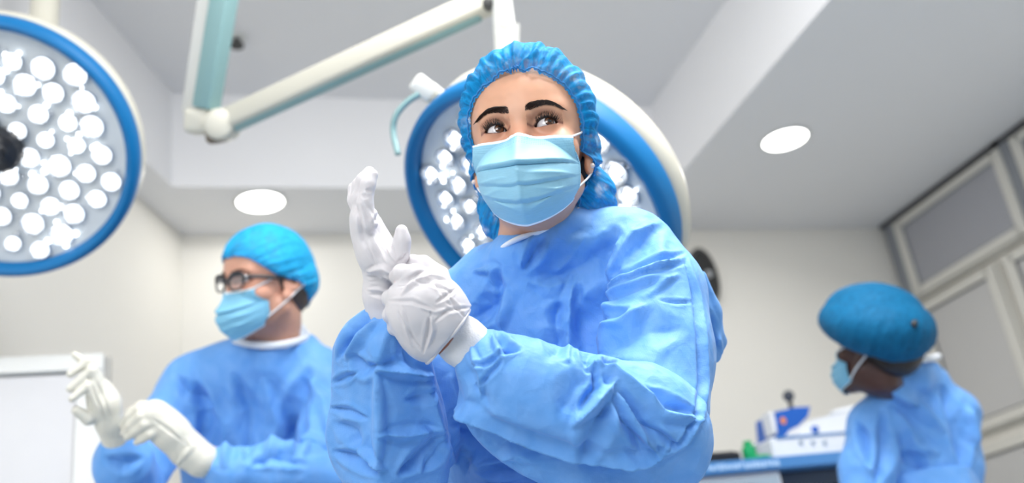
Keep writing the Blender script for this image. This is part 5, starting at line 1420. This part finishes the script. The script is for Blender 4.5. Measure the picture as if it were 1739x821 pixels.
# small clear vials, glass shine, green caps
def vial(px, label, r, hh, cap, y, nm_='medicine_vial', body=None, cat='vial'):
    p = on_top(px, 780, y); t_ = thing(nm_, label, cat, (p[0], y, ZT))
    MB().lathe((p[0], y, ZT + .0005), np.eye(3), [(r * .9, 0), (r, .004), (r, hh * .68), (r * .55, hh * .8), (r * .5, hh * .86)], 24).build('bottle', body or M_glassy, t_, auto=40)
    MB().lathe((p[0], y, ZT + hh * .86), np.eye(3), [(r * .62, 0), (r * .65, hh * .02), (r * .6, hh * .14), (r * .4, hh * .16)], 24).build('cap', cap, t_, auto=40)
vial(1184, 'tiny clear vial with amber shine behind the black tray', .012, .052, M_orange, YC + .28)
vial(1204, 'second tiny clear vial behind the black tray, next to the amber one', .011, .048, M_orange, YC + .30)
vial(1232, 'clear glass bottle with bright highlight behind the black tray', .017, .068, M_steel, YC + .28)
vial(1275, 'green plastic bottle standing just right of the black tray', .020, .060, M_green, YC + .06, 'squeeze_bottle', M_green, 'bottle')
vial(1287, 'clear bottle with bright shine right behind the green bottle', .017, .075, M_steel, YC + .16)
V, Q = sdf_mesh([ell((on_top(1292, 780, YC + .04)[0], YC + .04, ZT + .008), (.030, .02, .008)), ell((on_top(1302, 780, YC + .05)[0], YC + .05, ZT + .006), (.016, .016, .006))], .002)
gt_ = mesh_obj('green_tubing', V, Q, M_green); tag(gt_, 'low coil of green tubing on the cart in front of the white monitor', 'tubing')
# blue device with round dark knob on top
YD = YC + .275
th = thing('pump_unit', 'blue angular pump unit with orange label and dark round knob on top', 'medical device', plane(1, YD, 1340, 780) * np.array([1, 1, 0]) + np.array([0, .06, ZT]))
c = [plane(1, YD, *q) for q in ((1312, 745), (1316, 700), (1352, 692), (1376, 691), (1372, 708), (1340, 740), (1318, 748))]
n = len(c); Vp = [(p[0], YD, max(p[2], ZT + .001)) for p in c] + [(p[0], YD + .13, max(p[2], ZT + .001)) for p in c]
Vp[0] = (Vp[0][0], YD, ZT + .001); Vp[n] = (Vp[n][0], YD + .13, ZT + .001); Vp[n - 1] = (Vp[n - 1][0] + .03, YD, ZT + .001); Vp[2 * n - 1] = (Vp[2 * n - 1][0] + .03, YD + .13, ZT + .001)
MB().add(Vp, [tuple(range(n)), tuple(range(2 * n - 1, n - 1, -1))] + [(i, n + i, n + (i + 1) % n, (i + 1) % n) for i in range(n)]).build('casing', M_devblue, th)
p = plane(1, YD - .002, 1330, 715)
o_ = MB(); o_.add(*oval(p[0], YD - .003, YD - .0005, p[2], .009, .011)); o_.build('warning_label', M_orange, th)
MB().box(plane(1, YD + .03, 1307, 722), (.016, .06, .075), bevel=.004).build('side_bracket', M_devwhite, th)
p = plane(1, YD + .05, 1339, 673)
zs_ = plane(1, YD + .05, 1339, 692)[2]
MB().lathe((p[0], YD + .05, zs_ - .01), np.eye(3), [(.008, 0), (.007, p[2] - zs_)], 16).build('stem', M_dark, th, auto=40)
V, Q = sdf_mesh([ell((p[0], YD + .05, p[2]), (.019, .019, .019))], .002); mesh_obj('knob', V, Q, simple('knob_slate', (.05, .06, .08), .4), th)
# white monitor body, low box and the pale wedge on it
th, a, b, h = item('patient_monitor', 'low white monitor box on the right half of the blue-edged cart', 'medical device', 1306, 1470, 738, YC + .07, .19, M_devwhite, 'casing')
for k, px in enumerate((1360, 1380, 1400)):
    p = plane(1, YC + .068, px, 752)
    o_ = MB(); o_.add(*oval(p[0], YC + .064, YC + .0695, p[2], .006, .006)); o_.build('button', M_cartgrey, th)
p0, p1 = plane(1, YC + .066, 1318, 742), plane(1, YC + .066, 1440, 738)
MB().box(((p0[0] + p1[0]) / 2, YC + .067, p0[2] - .004), (p1[0] - p0[0], .003, .006)).build('trim_stripe', M_cartblue, th)
top = ZT + h + .001
th = thing('printer_unit', 'pale wedge-shaped unit with small blue knob on top of the white monitor box', 'medical device', ((a + b) / 2, YC + .14, top))
YP = YC + .10
xs_ = [plane(1, YP, q, 720)[0] for q in (1346, 1376, 1420, 1465)]; zz = [plane(1, YP, 1400, q)[2] for q in (706, 700)]
prof = [(xs_[0], top), (xs_[1], zz[0] - .012), (xs_[2], zz[0]), (xs_[3], zz[1]), (xs_[3], top)]
n = len(prof); Vp = [(x, YP, z) for x, z in prof] + [(x, YP + .12, z) for x, z in prof]
MB().add(Vp, [tuple(range(n)), tuple(range(2 * n - 1, n - 1, -1))] + [(i, n + i, n + (i + 1) % n, (i + 1) % n) for i in range(n)]).build('casing', M_devwhite, th)
p = plane(1, YP - .01, 1386, 729)
V, Q = sdf_mesh([ell((p[0], YP - .004, p[2]), (.012, .01, .011))], .0015); mesh_obj('knob', V, Q, M_devblue, th)
th2 = thing('folded_drape', 'crumpled white drape heaped on top of the pale unit beside the person with puffy cap', 'cloth', (plane(1, YP + .05, 1440, 690)[0], YP + .06, zz[1]))
V, Q = sdf_mesh([ell((plane(1, YP + .05, 1432, 690)[0], YP + .06, zz[1] + .008), (.045, .04, .014), k=.01), ell((plane(1, YP + .05, 1450, 690)[0], YP + .07, zz[1] + .016), (.035, .035, .014), k=.01)], .002)
N = normals(V, Q); V = V + N * (crumple(V, 25, 4) * .008)[:, None]
mesh_obj('cloth', V, Q, M_devwhite, th2)
